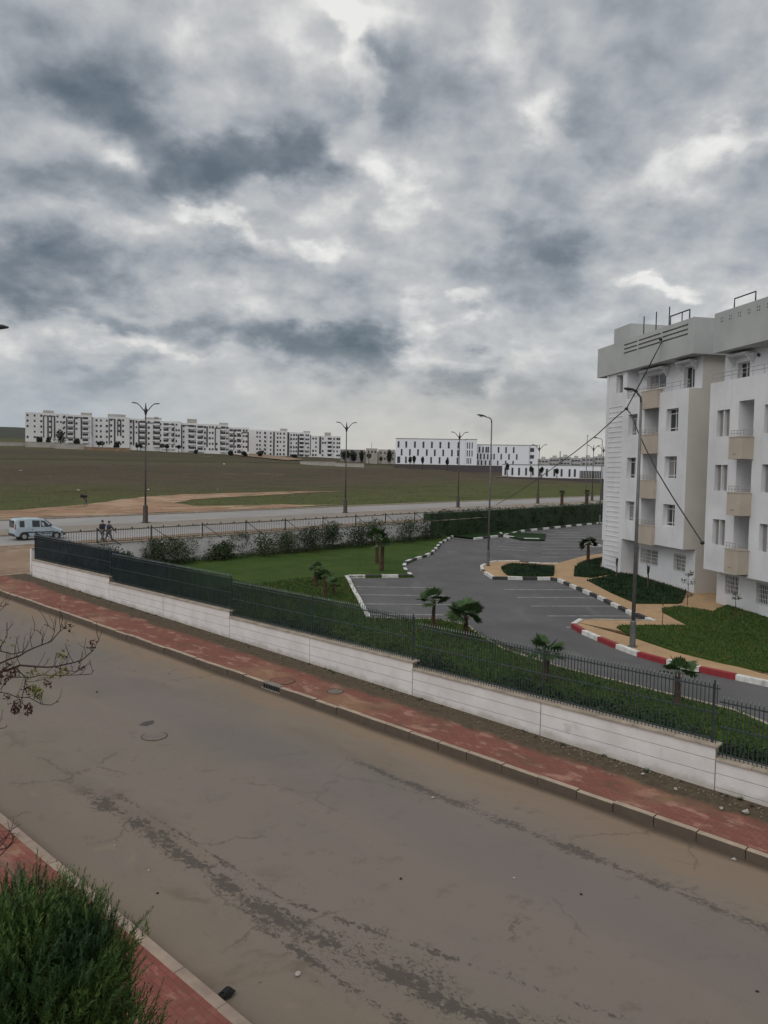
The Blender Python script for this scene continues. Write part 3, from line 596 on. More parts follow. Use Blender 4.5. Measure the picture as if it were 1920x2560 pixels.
for i in range(4):
    b0=18.7+i*11.3; b1=b0+11.2
    e=empty('railing',(0,0,0),ROTZ,label='low dark braced railing on the boulevard wall, '+rg[i],cat='railing',group='low railings on the boulevard side of the garden')
    pk=MB(); rl=MB(); n=int(11.2/.16)
    for j in range(n):
        x=b0+.1+j*.16; z=fz(44.4,x)+1.66; pk.box(x-.008,x+.008,44.392,44.408,z,z+.82)
    for hh_ in (.06,.76):
        z0=fz(44.4,b0)+1.66+hh_; z1=fz(44.4,b1)+1.66+hh_
        rl.hexa([(b0,44.38,z0),(b1,44.38,z1),(b1,44.42,z1),(b0,44.42,z0),(b0,44.38,z0+.035),(b1,44.38,z1+.035),(b1,44.42,z1+.035),(b0,44.42,z0+.035)])
    rl.build('rail',M['fence'],e); pk.build('picket_panel',M['fence'],e)
    for j in range(10):
        x=b0+.5+j*1.13; z=fz(44.4,x)+1.66
        for dy,dz_ in ((0,.86),(-.04,.08)): kb=MB(); kb.ball((x,44.4+dy,z+dz_),.06,0,6,4); kb.build('finial',M['fence'],e)
    for x in (b0+.1,b0+3.8,b0+7.5):
        z=fz(44.4,x)+1.66; p=MB(); p.box(x-.03,x+.03,44.35,44.41,z,z+.95); p.build('post',M['fence'],e)
        p=MB(); p.tube([(x+.03,44.37,z+.85),(x+1.5,44.2,z-.15)],.022,6); p.build('brace',M['fence'],e)
# ------------------------------------------------------------------ lawns, kerbs and paving round the parking lot
LK=[(43.9,58),(41,52.5),(37,46.3),(36.2,44.5),(35.5,42.4),(34.8,40.7),(33.5,38.9),(31.7,37.2),(30.4,36.15),(32.75,32.75),(23.6,25.1)]
LK2=[(23.6,25.1),(21.5,27.2),(19.8,27.4),(18.57,26.35),(16.2,24.9),(13.4,24.25),(7.05,23.95),(5.2,22.6),(4.0,20.4),(3.2,17.7)]
sheet('lawn',[(3.2,17.7),(44.2,18.5),(44.2,58)]+LK[1:]+LK2[1:-1],.10,M['lawn'],side=.15)
kerb_run('kerb',LK[:10][::-1],[M['paint_white'],M['paint_black']],1.05,w=.22,h=.16,seed=21,pattern=[0,1],flip=-1,gap=.004)
kerb_run('kerb',[LK[9],LK[10]],[M['paint_white'],M['paint_black']],1.05,w=.22,h=.16,seed=22,pattern=[0,0,0],flip=1,gap=.004)
kerb_run('kerb',LK2,[M['coping']],1.0,w=.12,h=.12,seed=23,flip=1,gap=.004)
I1=[(27.6,48.9),(28.72,47.32),(30.0,47.7),(31.0,46.6),(31.05,45.0),(30.3,43.1),(28.8,41.2),(26.9,39.63),(24.12,42.7),(19.04,38.67),(16.2,36.1),(14.3,34.67)]
I2=[(14.3,34.67),(16.7,32.15),(16.75,31.5),(16.26,30.64),(15.27,30.04),(13.89,29.17),(12.23,28.35),(10.94,28.05),(9.98,27.97),(7.54,27.9),(-30,27.7)]
def bx_(u,off): # building frame -> (s,b)
    p=P0[:2]+BN*off-BD_*u; return float(p@SD),float(p@BD)
dv=ray(600,1184+.019*(600-960))[:2]; BD_=dv/np.linalg.norm(dv); BN=np.array([-BD_[1],BD_[0]])
if BN[0]>0: BN=-BN
P0=at(1505,1425)
sheet('paving',I1+I2[1:]+[bx_(55,-4),bx_(-.3,-4),(26.5,57.5),(28.3,57.2),(28.5,54.8)],.13,M['beige'],side=.2)
kerb_run('kerb',I1[:8][::-1],[M['paint_white'],M['paint_black']],1.0,w=.2,h=.17,seed=31,pattern=[0,0,1,0],flip=1,gap=.004)
kerb_run('kerb',I1[7:],[M['paint_black'],M['paint_white']],.95,w=.2,h=.17,seed=32,pattern=[0,1],flip=1,gap=.004)
kerb_run('kerb',[I2[0],I2[1]],[M['coping']],1.,w=.15,h=.165,seed=33,flip=1)
kerb_run('kerb',I2[1:],[M['paint_white'],M['paint_red']],1.25,w=.22,h=.18,seed=34,pattern=[0,1],flip=1,gap=.004)
R3=lambda x,y:(1200+x/2.304,1050+y/2.304)
R5=lambda x,y:(1440+x*.2893,1200+y*.2893)
def px(l,h=.1): return [sb(*q,h) for q in l]
LAWN_POLYS=[]
def lawn(l,m='lawn_dark',h=.2):
    p=px(l,h) if isinstance(l[0][0],(int,float)) and l[0][0]>200 else l
    LAWN_POLYS.append(p); return sheet('lawn',p,h,M[m],side=.12)
lawn([R3(122,850),R3(150,834),R3(182,827),R3(300,832),R3(430,842),R3(424,893),R3(300,898),R3(160,890),R3(135,870)])
lawn([R3(545,860),R3(570,836),R3(600,822),R3(705,801),bx_(0.1,.12),bx_(2.4,.12),R3(640,912),R3(540,903)] if False else [sb(*R3(545,860),.1),sb(*R3(570,836),.1),sb(*R3(600,822),.1),sb(*R3(705,801),.1),bx_(-.1,.15),bx_(2.3,.15),sb(*R3(640,912),.1),sb(*R3(540,903),.1)])
lawn([sb(*R3(615,930),.1),sb(*R3(700,915),.1),bx_(2.5,.15),bx_(3.2,-.6),bx_(9.3,-.6),sb(*R5(915,1066),.1),sb(*R5(880,1076),.1),sb(*R5(520,1075),.1),sb(*R5(300,980),.1),sb(*R5(95,872),.1)])
lawn([sb(*q,.1) for q in (R5(350,1285),R5(400,1270),R5(700,1270),R5(975,1270),R5(745,1150),R5(740,1122),R5(900,1102),R5(1180,1148))]+[bx_(13.2,-.55),bx_(40,-.55)]+[(-20,29.8),(7.2,29.9)]+[sb(*q,.1) for q in (R5(1659,1672),R5(1250,1590),R5(850,1490),R5(500,1370))],'lawn')
# far green island in the lot
sheet('lawn',[sb(*q,.12) for q in (R3(130,663),R3(180,645),R3(380,655),R3(370,690),R3(240,686))],.12,M['lawn_dark'],side=.12)
fi=[sb(*q,.0) for q in (R3(110,655),R3(130,672),R3(240,690),R3(375,693))]
kerb_run('kerb',fi,[M['paint_white'],M['paint_black']],1.5,w=.22,h=.17,seed=41,pattern=[0,1],flip=-1,gap=.004)
kerb_run('kerb',[(41.6,58),(41.7,62.7),(43.4,69.5),(43.7,84.6),(43.8,120)],[M['paint_white'],M['paint_black']],1.3,w=.22,h=.17,seed=42,pattern=[0,1],flip=1,gap=.004)
sheet('lawn',[(41.8,58),(41.9,62.7),(43.5,69.5),(43.9,84.6),(44.0,120),(44.2,120),(44.2,58)],.13,M['lawn_dark'])
kerb_run('kerb',[sb(*R3(620,716)),sb(*R3(705,730))],[M['paint_white']],2,w=.8,h=.15,seed=43,flip=1)
# bay lines
def lines(prs,w=.11):
    bm=MB()
    for a,b in prs:
        (s0,b0),(s1,b1)=a,b; d=math.dist(a,b); nx,ny=-(b1-b0)/d*w/2,(s1-s0)/d*w/2
        c=[(s0+nx,b0+ny),(s1+nx,b1+ny),(s1-nx,b1-ny),(s0-nx,b0-ny)]
        bm.add([(q,p,fz(p,q)-.012) for p,q in c],[(0,1,2,3)])
    return bm.build('bay_markings',M['line'],rotz=ROTZ)
pr=[]
for k in range(4): # left bays
    s_,b_=30.28-k*1.93,30.93-k*1.64; pr.append(((s_,b_),(s_-3.1,b_+3.35)))
for k in range(5): # right bays
    s_,b_=24.27-k*1.87,36.95-k*1.55; pr.append(((s_,b_),(s_-3.15,b_+3.7)))
tag(lines(pr,.13),kind='structure')
pr=[]
for k in range(9):
    s_,b_=30.8+k*1.35,52.0+k*2.3; pr.append(((s_,b_),(s_-2.8,b_+3.6)))
for k in range(8):
    s_,b_=35.0+k*1.0,53.5+k*1.9; pr.append(((s_+1.0,b_),(s_-1.3,b_+1.2)))
for k in range(9):
    s_,b_=38.2+k*.35,70.+k*2.6; pr.append(((s_+3.,b_-2),(s_-1.6,b_+2.6)))
tag(lines(pr,.16),kind='structure')
# ------------------------------------------------------------------ grass blades and ground cover
def inside(p,poly):
    c=False; n=len(poly)
    for i in range(n):
        a,b=poly[i],poly[i-1]
        if (a[1]>p[1])!=(b[1]>p[1]) and p[0]<(b[0]-a[0])*(p[1]-a[1])/(b[1]-a[1])+a[0]: c=not c
    return c
def blades(name,poly,n,h,hz,m,label,seed):
    rr=random.Random(seed); bm=MB(); ss_=[p[0] for p in poly]; bb=[p[1] for p in poly]
    s0,s1,b0,b1=min(ss_),max(ss_),min(bb),max(bb); k=0
    while k<n:
        s_,b_=rr.uniform(s0,s1),rr.uniform(b0,b1)
        if not inside((s_,b_),poly): continue
        k+=1; a=rr.uniform(0,6.28); w=rr.uniform(.012,.03); t=rr.uniform(.5,1.3)*h; z=fz(s_,b_)+hz; lx,ly=rr.gauss(0,.4)*t,rr.gauss(0,.4)*t
        bm.add([(b_-math.cos(a)*w,s_-math.sin(a)*w,z),(b_+math.cos(a)*w,s_+math.sin(a)*w,z),(b_+lx,s_+ly,z+t)],[(0,1,2)])
    return tag(bm.build(name,m,rotz=ROTZ),label=label,cat='grass',kind='stuff')
gp=[(3.2,17.9),(34,18.2),(34,30),(30.5,35.5),(32.6,32.7),(23.6,25.0),(21.5,27.1),(19.8,27.3),(18.57,26.3),(13.4,24.15),(7.05,23.8),(4.2,20)]
blades('grass',gp,42000,.11,.10,M['blade'],'mown grass of the lawn between the picket fence and the parking bays',61)
blades('grass',LAWN_POLYS[3],26000,.08,.2,M['blade'],'bright grass on the big lawn beside the nearest white building',62)
for k_ in range(3): blades('grass',LAWN_POLYS[k_],7000,.13,.2,M['cover'],['clipped dark grass on the small bed at the tip of the paved island','dark grass at the far corner of the white building','dark grass bed under the ground-floor windows of the far building'][k_],63+k_)
cv=MB(); rr=random.Random(70)
for _ in range(3000):
    s_=rr.uniform(4.8,36); w=1.0+1.2*math.sin(s_*.9)*.3+(1.6 if s_<13 else .7); b_=WB(s_)+.45+rr.uniform(0,w)
    hgt=.25+.35*(math.sin(s_*1.7)*.5+.5)*rr.uniform(.5,1)+ (.28 if 9<s_<24 else 0); z=fz(s_,b_)+.1
    cv.leaves((b_,s_,z+hgt*.5),(.28,.28,hgt*.55),16,.11,0,.3,rr=rr)
tag(cv.build('ground_cover',M['cover'],rotz=ROTZ),label='dense dark green ground cover planted behind the picket fence',cat='ground cover',kind='stuff')
def shrub(s_,b_,r_,h_,label,m='cover',n=420,size=.10,seed=1,group=None,name='shrub',cat='shrub'):
    e=empty(name,W(s_,b_,.1),ROTZ,label=label,cat=cat,group=group); rr=random.Random(seed)
    bm=MB()
    k=max(4,int(n/45))
    for _ in range(k):
        a=rr.uniform(0,6.28); d=rr.uniform(0,.62)*r_; c=(math.cos(a)*d,math.sin(a)*d,h_*rr.uniform(.3,.72))
        bm.leaves(c,(r_*.45,r_*.45,h_*.32),45,size,0,.35,rr=rr)
    bm.build('foliage',M[m],e)
    st=MB()
    for _ in range(4):
        a=rr.uniform(0,6.28); st.tube([(0,0,-.05),(math.cos(a)*r_*.3,math.sin(a)*r_*.3,h_*.6)],[.03,.012],5)
    st.build('stem',M['bark'],e); return e
sl_=['dark shrub behind the fence in front of the last left parking bay','dark bushy shrub behind the step in the middle of the wall','low spreading shrub just right of the wall step','round dark shrub behind the fence below the thin palm','small dark shrub under the fan palm with the widest crown','leafy dark shrub left of the rightmost palm','wide dark shrub near the right end of the planted strip']
for i,(s_,b_,r_,h_) in enumerate([(21.4,19.6,.9,.95),(15.6,18.9,.85,1.05),(13.6,18.8,.8,.8),(17.4,19.4,.9,.95),(12.1,19.6,.9,.75),(10.0,19.3,.8,.8),(7.0,18.9,.9,.75)]):
    shrub(s_,b_,r_,h_,sl_[i],seed=100+i,group='dark shrubs behind the picket fence',n=700)
# shrubs against the rear wall
for i in range(15):
    b_=[20.4,22.2,24.3,26.0,28.0,30.2,32.0,34.2,36.5,38.9,41.2,43.6,46.2,49.5,53][i]; h_=[1.2,1.5,1.1,1.9,2.0,1.2,1.5,1.9,1.7,2.2,2.3,2.2,2.4,2.4,2.4][i]
    pos=['nearest the netted fence corner','second from the netted fence corner','short and pale, third from the netted corner','tall, fourth from the netted corner','tall and bushy, fifth from the netted corner','low one before bare white wall, sixth from corner','seventh from the netted corner','eighth from the netted corner','left of the grassy gap','dark and full, left end of the thick part','second of the thick dark group','third of the thick dark group','fourth of the thick dark group','fifth of the thick dark group','at the right end where the hedge begins'][i]
    shrub((43.45 if i<9 else 43.2)-[0,.3,.1,-.1,.4,.2,0,.35,.1,.5,0,.3,.2,.4,0][i],b_+[0,.5,-.4,.3,-.5,.6,-.7,.2,.5,-.3,0,.3,0,.4,0][i],[1.0,1.35,.8,1.2,1.5,.9,1.0,1.5,1.2,1.7,1.4,1.6,1.5,1.8,1.7][i]*(1 if i%3 else .9),h_,'leafy shrub against the rear garden wall, '+pos,m='shrub' if i<9 else 'hedge',n=[900,1100][i>8],size=.17,seed=200+i,group='shrubs against the rear garden wall')
cv=MB(); rr=random.Random(71)
for _ in range(900):
    b_=rr.uniform(18.9,56); hgt=.25+.5*(math.sin(b_*1.3)*.5+.5)*rr.random(); cv.leaves((b_,44.0-abs(rr.gauss(0,.55)),fz(44,b_)+.1+hgt*.5),(.35,.28,hgt*.6),13,.14,0,.2,rr=rr)
for _ in range(240):   # creepers over the wall
    b_=rr.choice([22.5,26.4,28.8,33.,37.5,40.,42.])+rr.gauss(0,.7); cv.leaves((b_,44.22,fz(44,b_)+rr.uniform(.5,1.7)),(.35,.08,.3),14,.12,0,.1,rr=rr)
tag(cv.build('ground_cover',M['shrub'],rotz=ROTZ),label='weedy undergrowth and creepers along the rear garden wall',cat='ground cover',kind='stuff')
# tall clipped hedge
hd=MB(); rr=random.Random(300)
for _ in range(1500):
    b_=rr.uniform(55,125); z=fz(44.6,b_); hd.leaves((b_,44.75+rr.uniform(-.7,.7),z+rr.uniform(.2,2.35)),(.45,.35,.4),20,.2,0,.4,rr=rr)
hg=empty('hedge',W(44.7,60),ROTZ,label='tall dark hedge between the parking lot and the boulevard',cat='hedge')
o=hd.build('foliage',M['hedge'],None,rotz=0); o.parent=hg; o.location=Vector((-60,-44.7,-fz(44.7,60)))
core=MB(); core.hexa([(55,44.3,.9),(125,44.3,1.5),(125,45.2,1.5),(55,45.2,.9),(55,44.3,fz(44.7,55)+2.3),(125,44.3,fz(44.7,125)+2.3),(125,45.2,fz(44.7,125)+2.3),(55,45.2,fz(44.7,55)+2.3)])
o=core.build('stem_mass',M['hedge'],None); o.parent=hg; o.location=Vector((-60,-44.7,-fz(44.7,60)))
# ------------------------------------------------------------------ palms
def palm(p,h,cr,nf,seed,label,dark=False,tr=.09,upright=.5,loc=None,group='young fan palms on the lawn'):
    e=empty('palm_tree',p,rnd.uniform(0,6),label=label,cat='palm',group=group); rr=random.Random(seed)
    t=MB(); pts=[]; rad=[]
    for i in range(9):
        f=i/8; pts.append((math.sin(f*2+seed)*.03,math.cos(f*2+seed)*.03,f*h)); rad.append(tr*(.95-.28*f)*(1.18 if i%2 else 1))
    t.tube(pts,rad,9)
    for i in range(int(h*40)):
        a=rr.uniform(0,6.28); z=rr.uniform(.05,h); r_=tr*.85
        t.add([(math.cos(a)*r_,math.sin(a)*r_,z),(math.cos(a+.35)*r_,math.sin(a+.35)*r_,z),(math.cos(a+.17)*(r_+.05),math.sin(a+.17)*(r_+.05),z+.09)],[(0,1,2)])
    t.build('trunk',M['palmtrunk'],e)
    fr=MB(); nf=max(8,int(nf*.75))
    for k in range(nf):
        a=k*2.4+rr.uniform(-.3,.3); elv=(rr.uniform(.25,1.15) if k>nf*.3 else rr.uniform(-.35,.2))+(upright-.5)*.6
        d=Vector((math.cos(a)*math.cos(elv),math.sin(a)*math.cos(elv),math.sin(elv))); cr_=cr*1.35; L=cr*rr.uniform(.25,.38); b=Vector((0,0,h-.03))
        tip=b+d*L; sd=d.cross(Vector((0,0,1)))
        if sd.length<.05: sd=Vector((1,0,0))
        sd.normalize(); up=sd.cross(d); roll=rr.uniform(-.7,.7); sd=(sd*math.cos(roll)+up*math.sin(roll)); up=sd.cross(d)
        fr.tube([b,tip],[.014,.008],4)
        for q in range(-8,9):
            an=q/8*1.45; v_=(d*math.cos(an)+sd*math.sin(an)); l=cr_*rr.uniform(.32,.40)*(1-.2*abs(q/8)); dr=Vector((0,0,-.08*l*rr.uniform(.2,1.6)))
            mid=tip+v_*l*.55+up*.012*(q%2); end=tip+v_*l+dr; w=up.cross(v_).normalized()*.04*cr_
            fr.add([tip,mid-w,end,mid+w],[(0,1,2,3)])
    fr.build('frond_crown',M['palmleaf_dark' if dark else 'palmleaf'],e); return e
def onG(px_,py_,h=.1):
    p=at(px_,py_,h); return Vector(p)
palm(onG(1083,1570),1.2,.95,16,1,'slender young palm with reddish trunk at the end of the left parking bays',tr=.085,upright=.5)
palm(onG(1163,1596),.98,1.1,30,2,'fan palm with the widest dark crown, beside the bend of the lot road',tr=.10)
palm(onG(1363,1703),1.0,.95,16,3,'fan palm behind the fence, half hidden by it, in front of the asphalt',tr=.12)
palm(onG(1694,1763),1.0,.85,11,4,'rightmost palm with brush-like leaves behind the fence',tr=.10,upright=.9)
palm(onG(812,1495),1.15,.75,12,5,'small palm with drooping leaves left of the parking bays, front one of the pair',tr=.10)
palm(onG(790,1466),1.0,.7,12,6,'small shaggy palm on the lawn, rear one of the pair left of the bays',tr=.13)
palm(onG(832,1484),.5,.6,9,7,'tiny palm standing right of the pair on the lawn',tr=.08)
palm(onG(955,1427),1.7,.95,14,8,'palm on the far lawn above the black and white kerb, front trunk',tr=.14)
palm(onG(942,1408),1.9,1.1,16,9,'palm on the far lawn standing just behind the other one',tr=.13)
palm(onG(1469,1406),1.4,.95,24,10,'dark bushy palm on the grass at the corner of the far white building',dark=True,tr=.13,upright=.1)
# palm stumps along the boulevard verge
sn=['leftmost','second','third','fourth','rightmost']
for i,(x,y) in enumerate([(1334,1258),(1358,1259),(1400,1258),(1298,1260),(1475,1253)]):
    palm(W(58.2,[112,119,126,104,140][i],.1),2.6,.8,8,30+i,'small shaggy palm along the boulevard above the hedge, '+['above its middle','right of its middle','at the foot of the thin lamp','above its left end','near the white building'][i],tr=.28,dark=True,group='small palms along the boulevard')
# slim dark plants and saplings by the buildings
def slim(px_,py_,h,label,seed):
    e=empty('spike_plant',onG(px_,py_,.2),0,label=label,cat='plant',group='slim dark plants in the bed by the far building'); rr=random.Random(seed)
    t=MB(); t.tube([(0,0,-.05),(.02,0,h*.6)],[.05,.035],6); t.build('trunk',M['bark'],e)
    b=MB()
    for _ in range(34):
        a=rr.uniform(0,6.28); z=rr.uniform(.45,.75)*h; l=rr.uniform(.3,.42)*h; d=Vector((math.cos(a)*.22,math.sin(a)*.22,1)).normalized()*l; w=Vector((-math.sin(a),math.cos(a),0))*.035; p=Vector((0,0,z))
        b.add([p,p+d*.5-w,p+d,p+d*.5+w],[(0,1,2,3)])
    b.build('foliage',M['hedge'],e)
slim(1541,1443,1.15,'slim dark spiky plant beside the recessed doorway',1)
slim(1619,1469,1.25,'slim dark spiky plant under the barred window',2)
def sapling(px_,py_,h,label,cl,seed,bare=False):
    e=empty('sapling',onG(px_,py_,.15),0,label=label,cat='young tree',group='young thin trees by the buildings'); rr=random.Random(seed)
    t=MB(); t.tube([(0,0,-.05),(.03,.02,h*.5),(0,0,h*.97)],[.022,.016,.008],5)
    for z,r_ in cl: 
        for _ in range(5):
            a=rr.uniform(0,6.28); t.tube([(0,0,z*h-.15),(math.cos(a)*r_,math.sin(a)*r_,z*h+rr.uniform(0,.2))],[.009,.004],4)
    t.build('trunk',M['bark'],e)
    if not bare:
        b=MB()
        for z,r_ in cl:
            for _ in range(4):
                a=rr.uniform(0,6.28); b.leaves((math.cos(a)*r_*.7,math.sin(a)*r_*.7,z*h+rr.uniform(-.1,.15)),(r_*.45,r_*.45,r_*.4),24,.085,0,.2,rr=rr)
        b.build('foliage',M['shrub'],e)
sapling(1718,1513,1.75,'young thin tree with tiered leaves in front of the gap between the buildings',[(.93,.26),(.7,.32),(.32,.36)],1)
sapling(1836,1556,1.35,'young thin tree with a small tuft below the barred window of the near building',[(.9,.24)],2)
sapling(1655,1566,1.2,'bare dry sapling on the beige path between the two lawns',[(.9,.1)],3,bare=True)
# ------------------------------------------------------------------ street lamps
def lamp_head(bm,tipdir,base,L=.62,mi=0):
    d=Vector(tipdir).normalized(); s_=d.cross(Vector((0,0,1))).normalized(); u_=s_.cross(d)
    secs=[(0,.045,.04),(.15,.10,.065),(.45,.15,.085),(.8,.13,.07),(1,.05,.03)]; n=10; vs=[]
    for f,w,h in secs:
        c=Vector(base)+d*L*f
        for k in range(n):
            a=2*math.pi*k/n; vs.append(c+s_*math.cos(a)*w+u_*(math.sin(a)*h if math.sin(a)>0 else math.sin(a)*h*.45))
    fs=[(i*n+k,i*n+(k+1)%n,(i+1)*n+(k+1)%n,(i+1)*n+k) for i in range(4) for k in range(n)]+[tuple(range(n-1,-1,-1)),tuple(4*n+k for k in range(n))]
    bm.add(vs,fs,mi); return bm
def single_lamp(p,h,adir,arm,label,group='single-arm lamps of the parking lot',thick=1.,brown=False):
    e=empty('street_lamp',p,0,label=label,cat='street lamp',group=group); a=Vector((adir[0],adir[1],0)).normalized()
    b=MB(); b.tube([(0,0,-.1),(0,0,.03),(0,0,.031),(0,0,1.0),(0,0,1.05)],[.17*thick,.17*thick,.105*thick,.105*thick,.075*thick],10); b.build('base',M['pole'],e,smooth=False)
    q=MB(); q.tube([(0,0,1.0),(0,0,h*.5),(0,0,h-.35)],[.072*thick,.058*thick,.043*thick],10); q.build('pole',M['pole'],e,smooth=True)
    r=MB(); pts=[Vector((0,0,h-.36)),Vector((0,0,h-.15))+a*.03,Vector((0,0,h-.03))+a*.15*1,Vector((0,0,h+.06))+a*(.15+arm)]; r.tube(pts,[.045,.043,.04,.035],8); r.build('arm',M['pole'],e,smooth=True)
    hd_=MB(); lamp_head(hd_,a+Vector((0,0,.16)),pts[-1]-a*.05); hh=hd_.build('lamp_head',M['darkmetal'],e,smooth=True)
    g_=MB(); c=pts[-1]+a*.27+Vector((0,0,-.0)); g_.ball(c,(.13,.1,.045),0,10,6); g_.build('lens',M['lamp_clear'],hh)
    return e
single_lamp(onG(1581,1616,.14),10.05,(-1,-.35),.1,'tall grey lamp post on the paved island with the red and white kerb',thick=1.1)
single_lamp(onG(1220,1414,.14),10.2,(-1,-.2),.35,'grey lamp post at the left tip of the small paved island')
single_lamp(onG(1499,1309,.1),10.3,(-1,-.2),.5,'grey lamp post beside the left edge of the far white building, at the hedge end')
single_lamp(W(58.6,112.2,.1),11.6,(.3,1),.3,'thin pale lamp post on the boulevard verge above the green hedge',group='lamps on the boulevard verge')
single_lamp(W(17.6,5.2,.14),9.75,BD,.95,'lamp post at the left edge of the photo, only its dark head in view',group='lamps of the near pavement')
def double_lamp(p,h,label,rot):
    e=empty('double_street_lamp',p,rot,label=label,cat='street lamp',group='double-arm lamps along the boulevard median')
    b=MB(); b.tube([(0,0,-.1),(0,0,.12),(0,0,.13),(0,0,1.75),(0,0,1.85)],[.42,.42,.26,.24,.12],4); b.build('plinth',M['polebrown'],e)
    q=MB(); q.tube([(0,0,1.8),(0,0,h*.5),(0,0,h-.2)],[.10,.08,.06],9); q.build('pole',M['polebrown'],e,smooth=True)
    k=MB(); k.tube([(0,0,h-.85),(0,0,h-.35),(0,0,h-.1),(0,0,h+.45)],[.07,.22,.10,.025],6); k.build('hub',M['darkmetal'],e)
    for sx in (-1,1):
        a=MB(); pts=[(sx*.08,0,h-.45),(sx*.30,0,h-.22),(sx*.58,0,h+.14),(sx*.80,0,h+.32)]; a.tube(pts,[.06,.05,.045,.04],7); a.build('arm',M['darkmetal'],e,smooth=True)
        hd_=MB(); lamp_head(hd_,(sx,0,.12),Vector(pts[-1])-Vector((sx*.05,0,0)),.62); hd_.build('lamp_head',M['darkmetal'],e,smooth=True)
    return e
for i,(b_,h_,lab) in enumerate([(40.65,11.75,'double-armed lamp on the median behind the two walkers, tallest in the photo'),(69.2,11.3,'double-armed lamp rising between the long housing row and the long white building'),(93.4,11.1,'double-armed lamp standing in front of the windows of the long white building'),(116.6,9.9,'double-armed lamp at the right end of the second white block'),(136.7,10.4,'double-armed lamp next to the thin pole left of the near buildings'),(141.5,10.3,'farthest double-armed lamp, close beside the white building edge')]):
    p=W(70 if i!=5 else 70.3,b_,.1); s_=math.atan2(p.x,p.y)
    double_lamp(p,h_,lab,-s_+[0,.1,.05,0,.1,.2][i]*1.0)
# ------------------------------------------------------------------ near apartment buildings (local x=outward, y=along facade towards viewer, z up)
BROT=math.atan2(BN[1],BN[0]); BORG=Vector(P0)
def facade(bm,off,u0,u1,z0,z1,holes,depth,mi=0,rmi=0):
    us=sorted({u0,u1}|{h[0] for h in holes}|{h[1] for h in holes}); zs=sorted({z0,z1}|{h[2] for h in holes}|{h[3] for h in holes})
    us=[u for u in us if u0<=u<=u1]; zs=[z for z in zs if z0<=z<=z1]
    for a,b in zip(us,us[1:]):
        for c,d in zip(zs,zs[1:]):
            mu,mz=(a+b)/2,(c+d)/2
            if any(h[0]<mu<h[1] and h[2]<mz<h[3] for h in holes): continue
            bm.add([(off,a,c),(off,b,c),(off,b,d),(off,a,d)],[(0,1,2,3)],mi)
    for h in holes:
        a,b,c,d=h[:4]; x=off-(h[4] if len(h)>4 else depth)
        bm.add([(off,a,c),(x,a,c),(x,a,d),(off,a,d)],[(0,1,2,3)],rmi); bm.add([(off,b,c),(off,b,d),(x,b,d),(x,b,c)],[(0,1,2,3)],rmi)
        bm.add([(off,a,c),(off,b,c),(x,b,c),(x,a,c)],[(0,1,2,3)],rmi); bm.add([(off,a,d),(x,a,d),(x,b,d),(off,b,d)],[(0,1,2,3)],rmi)
        if len(h)>5: bm.add([(x,a,c),(x,b,c),(x,b,d),(x,a,d)],[(0,1,2,3)],h[5])
def window(par,off,a,b,c,d,depth,bars='cross',curtain=False):
    x=off-depth; fr=MB(); t=.05
    fr.box(x+.003,x+.06,a+.002,a+t,c+.002,d-.002); fr.box(x+.003,x+.06,b-t,b-.002,c+.002,d-.002); fr.box(x+.003,x+.06,a+t,b-t,c+.002,c+t); fr.box(x+.003,x+.06,a+t,b-t,d-t,d-.002)
    mu=(a+b)/2
    fr.box(x+.003,x+.05,mu-.025,mu+.025,c+t,d-t)
    if bars=='cross': fr.box(x+.003,x+.045,a+t,mu-.025,d-.30,d-.26); fr.box(x+.003,x+.045,mu+.025,b-t,d-.30,d-.26); fr.box(x+.003,x+.045,a+t,mu-.025,c+.2,c+.24); fr.box(x+.003,x+.045,mu+.025,b-t,c+.2,c+.24)
    w=fr.build('window',M['frame'],par,bevel=0)
    p=MB(); p.add([(x+.015,a,c),(x+.015,b,c),(x+.015,b,d),(x+.015,a,d)],[(0,1,2,3)]); p.build('pane',M['glass'],w)
    if rnd.random()<.45:
        f=rnd.uniform(.15,.45); q=MB(); q.add([(x+.019,a+.03,c),(x+.019,a+(b-a)*f,c),(x+.019,a+(b-a)*f,d),(x+.019,a+.03,d)],[(0,1,2,3)]); q.build('curtain',M['farshade'],w)
    if bars=='grille':
        g_=MB(); n=max(4,int((b-a)/.13))
        for i in range(n+1):
            u=a+.03+(b-a-.06)*i/n; g_.box(off-.06,off-.04,u-.014,u+.014,c,d)
        for i in range(5):
            z=c+.06+(d-c-.12)*i/4; g_.box(off-.038,off-.025,a,b,z-.014,z+.014)
        g_.build('grille',M['frame'],w)
    return w
def balcony(par,x0,x1,u0,u1,zb,zt,side=False,name='balcony'):
    b=MB(); b.box(x0,x1,u0,u1,zb,zt-.05); o=b.build(name,M['tan'],par,bevel=.008)
    c=MB(); c.box(x0,x1+.02,u0-.02,u1+.02,zt-.048,zt); c.build('cap',M['tan'],o)
    r=MB(); h=.30
    for z in (zt+h*.5,zt+h): r.tube([(x1-.06,u0+.05,z),(x1-.06,u1-.05,z)],.016,6); r.tube([(x1-.06,u1-.05,z),(x0+.05,u1-.05,z)],.016,6)
    for k in range(5):
        u=u0+.05+(u1-u0-.1)*k/4; r.tube([(x1-.06,u,zt),(x1-.06,u,zt+h)],.014,6)
    r.build('railing',M['rail'],o)
    if side:
        v=MB(); v.box(x1+.001,x1+.02,(u0+u1)/2-.16,(u0+u1)/2+.02,(zb+zt)/2-.32,(zb+zt)/2-.28); v.build('vent',M['farshade'],o)
    return o
A=empty('apartment_building',BORG,BROT,label='far white apartment building with ribbed end wall and grey slotted parapet, left of the two',cat='apartment building')
FL=[(9.2,10.55),(6.42,7.76),(3.62,4.93)]
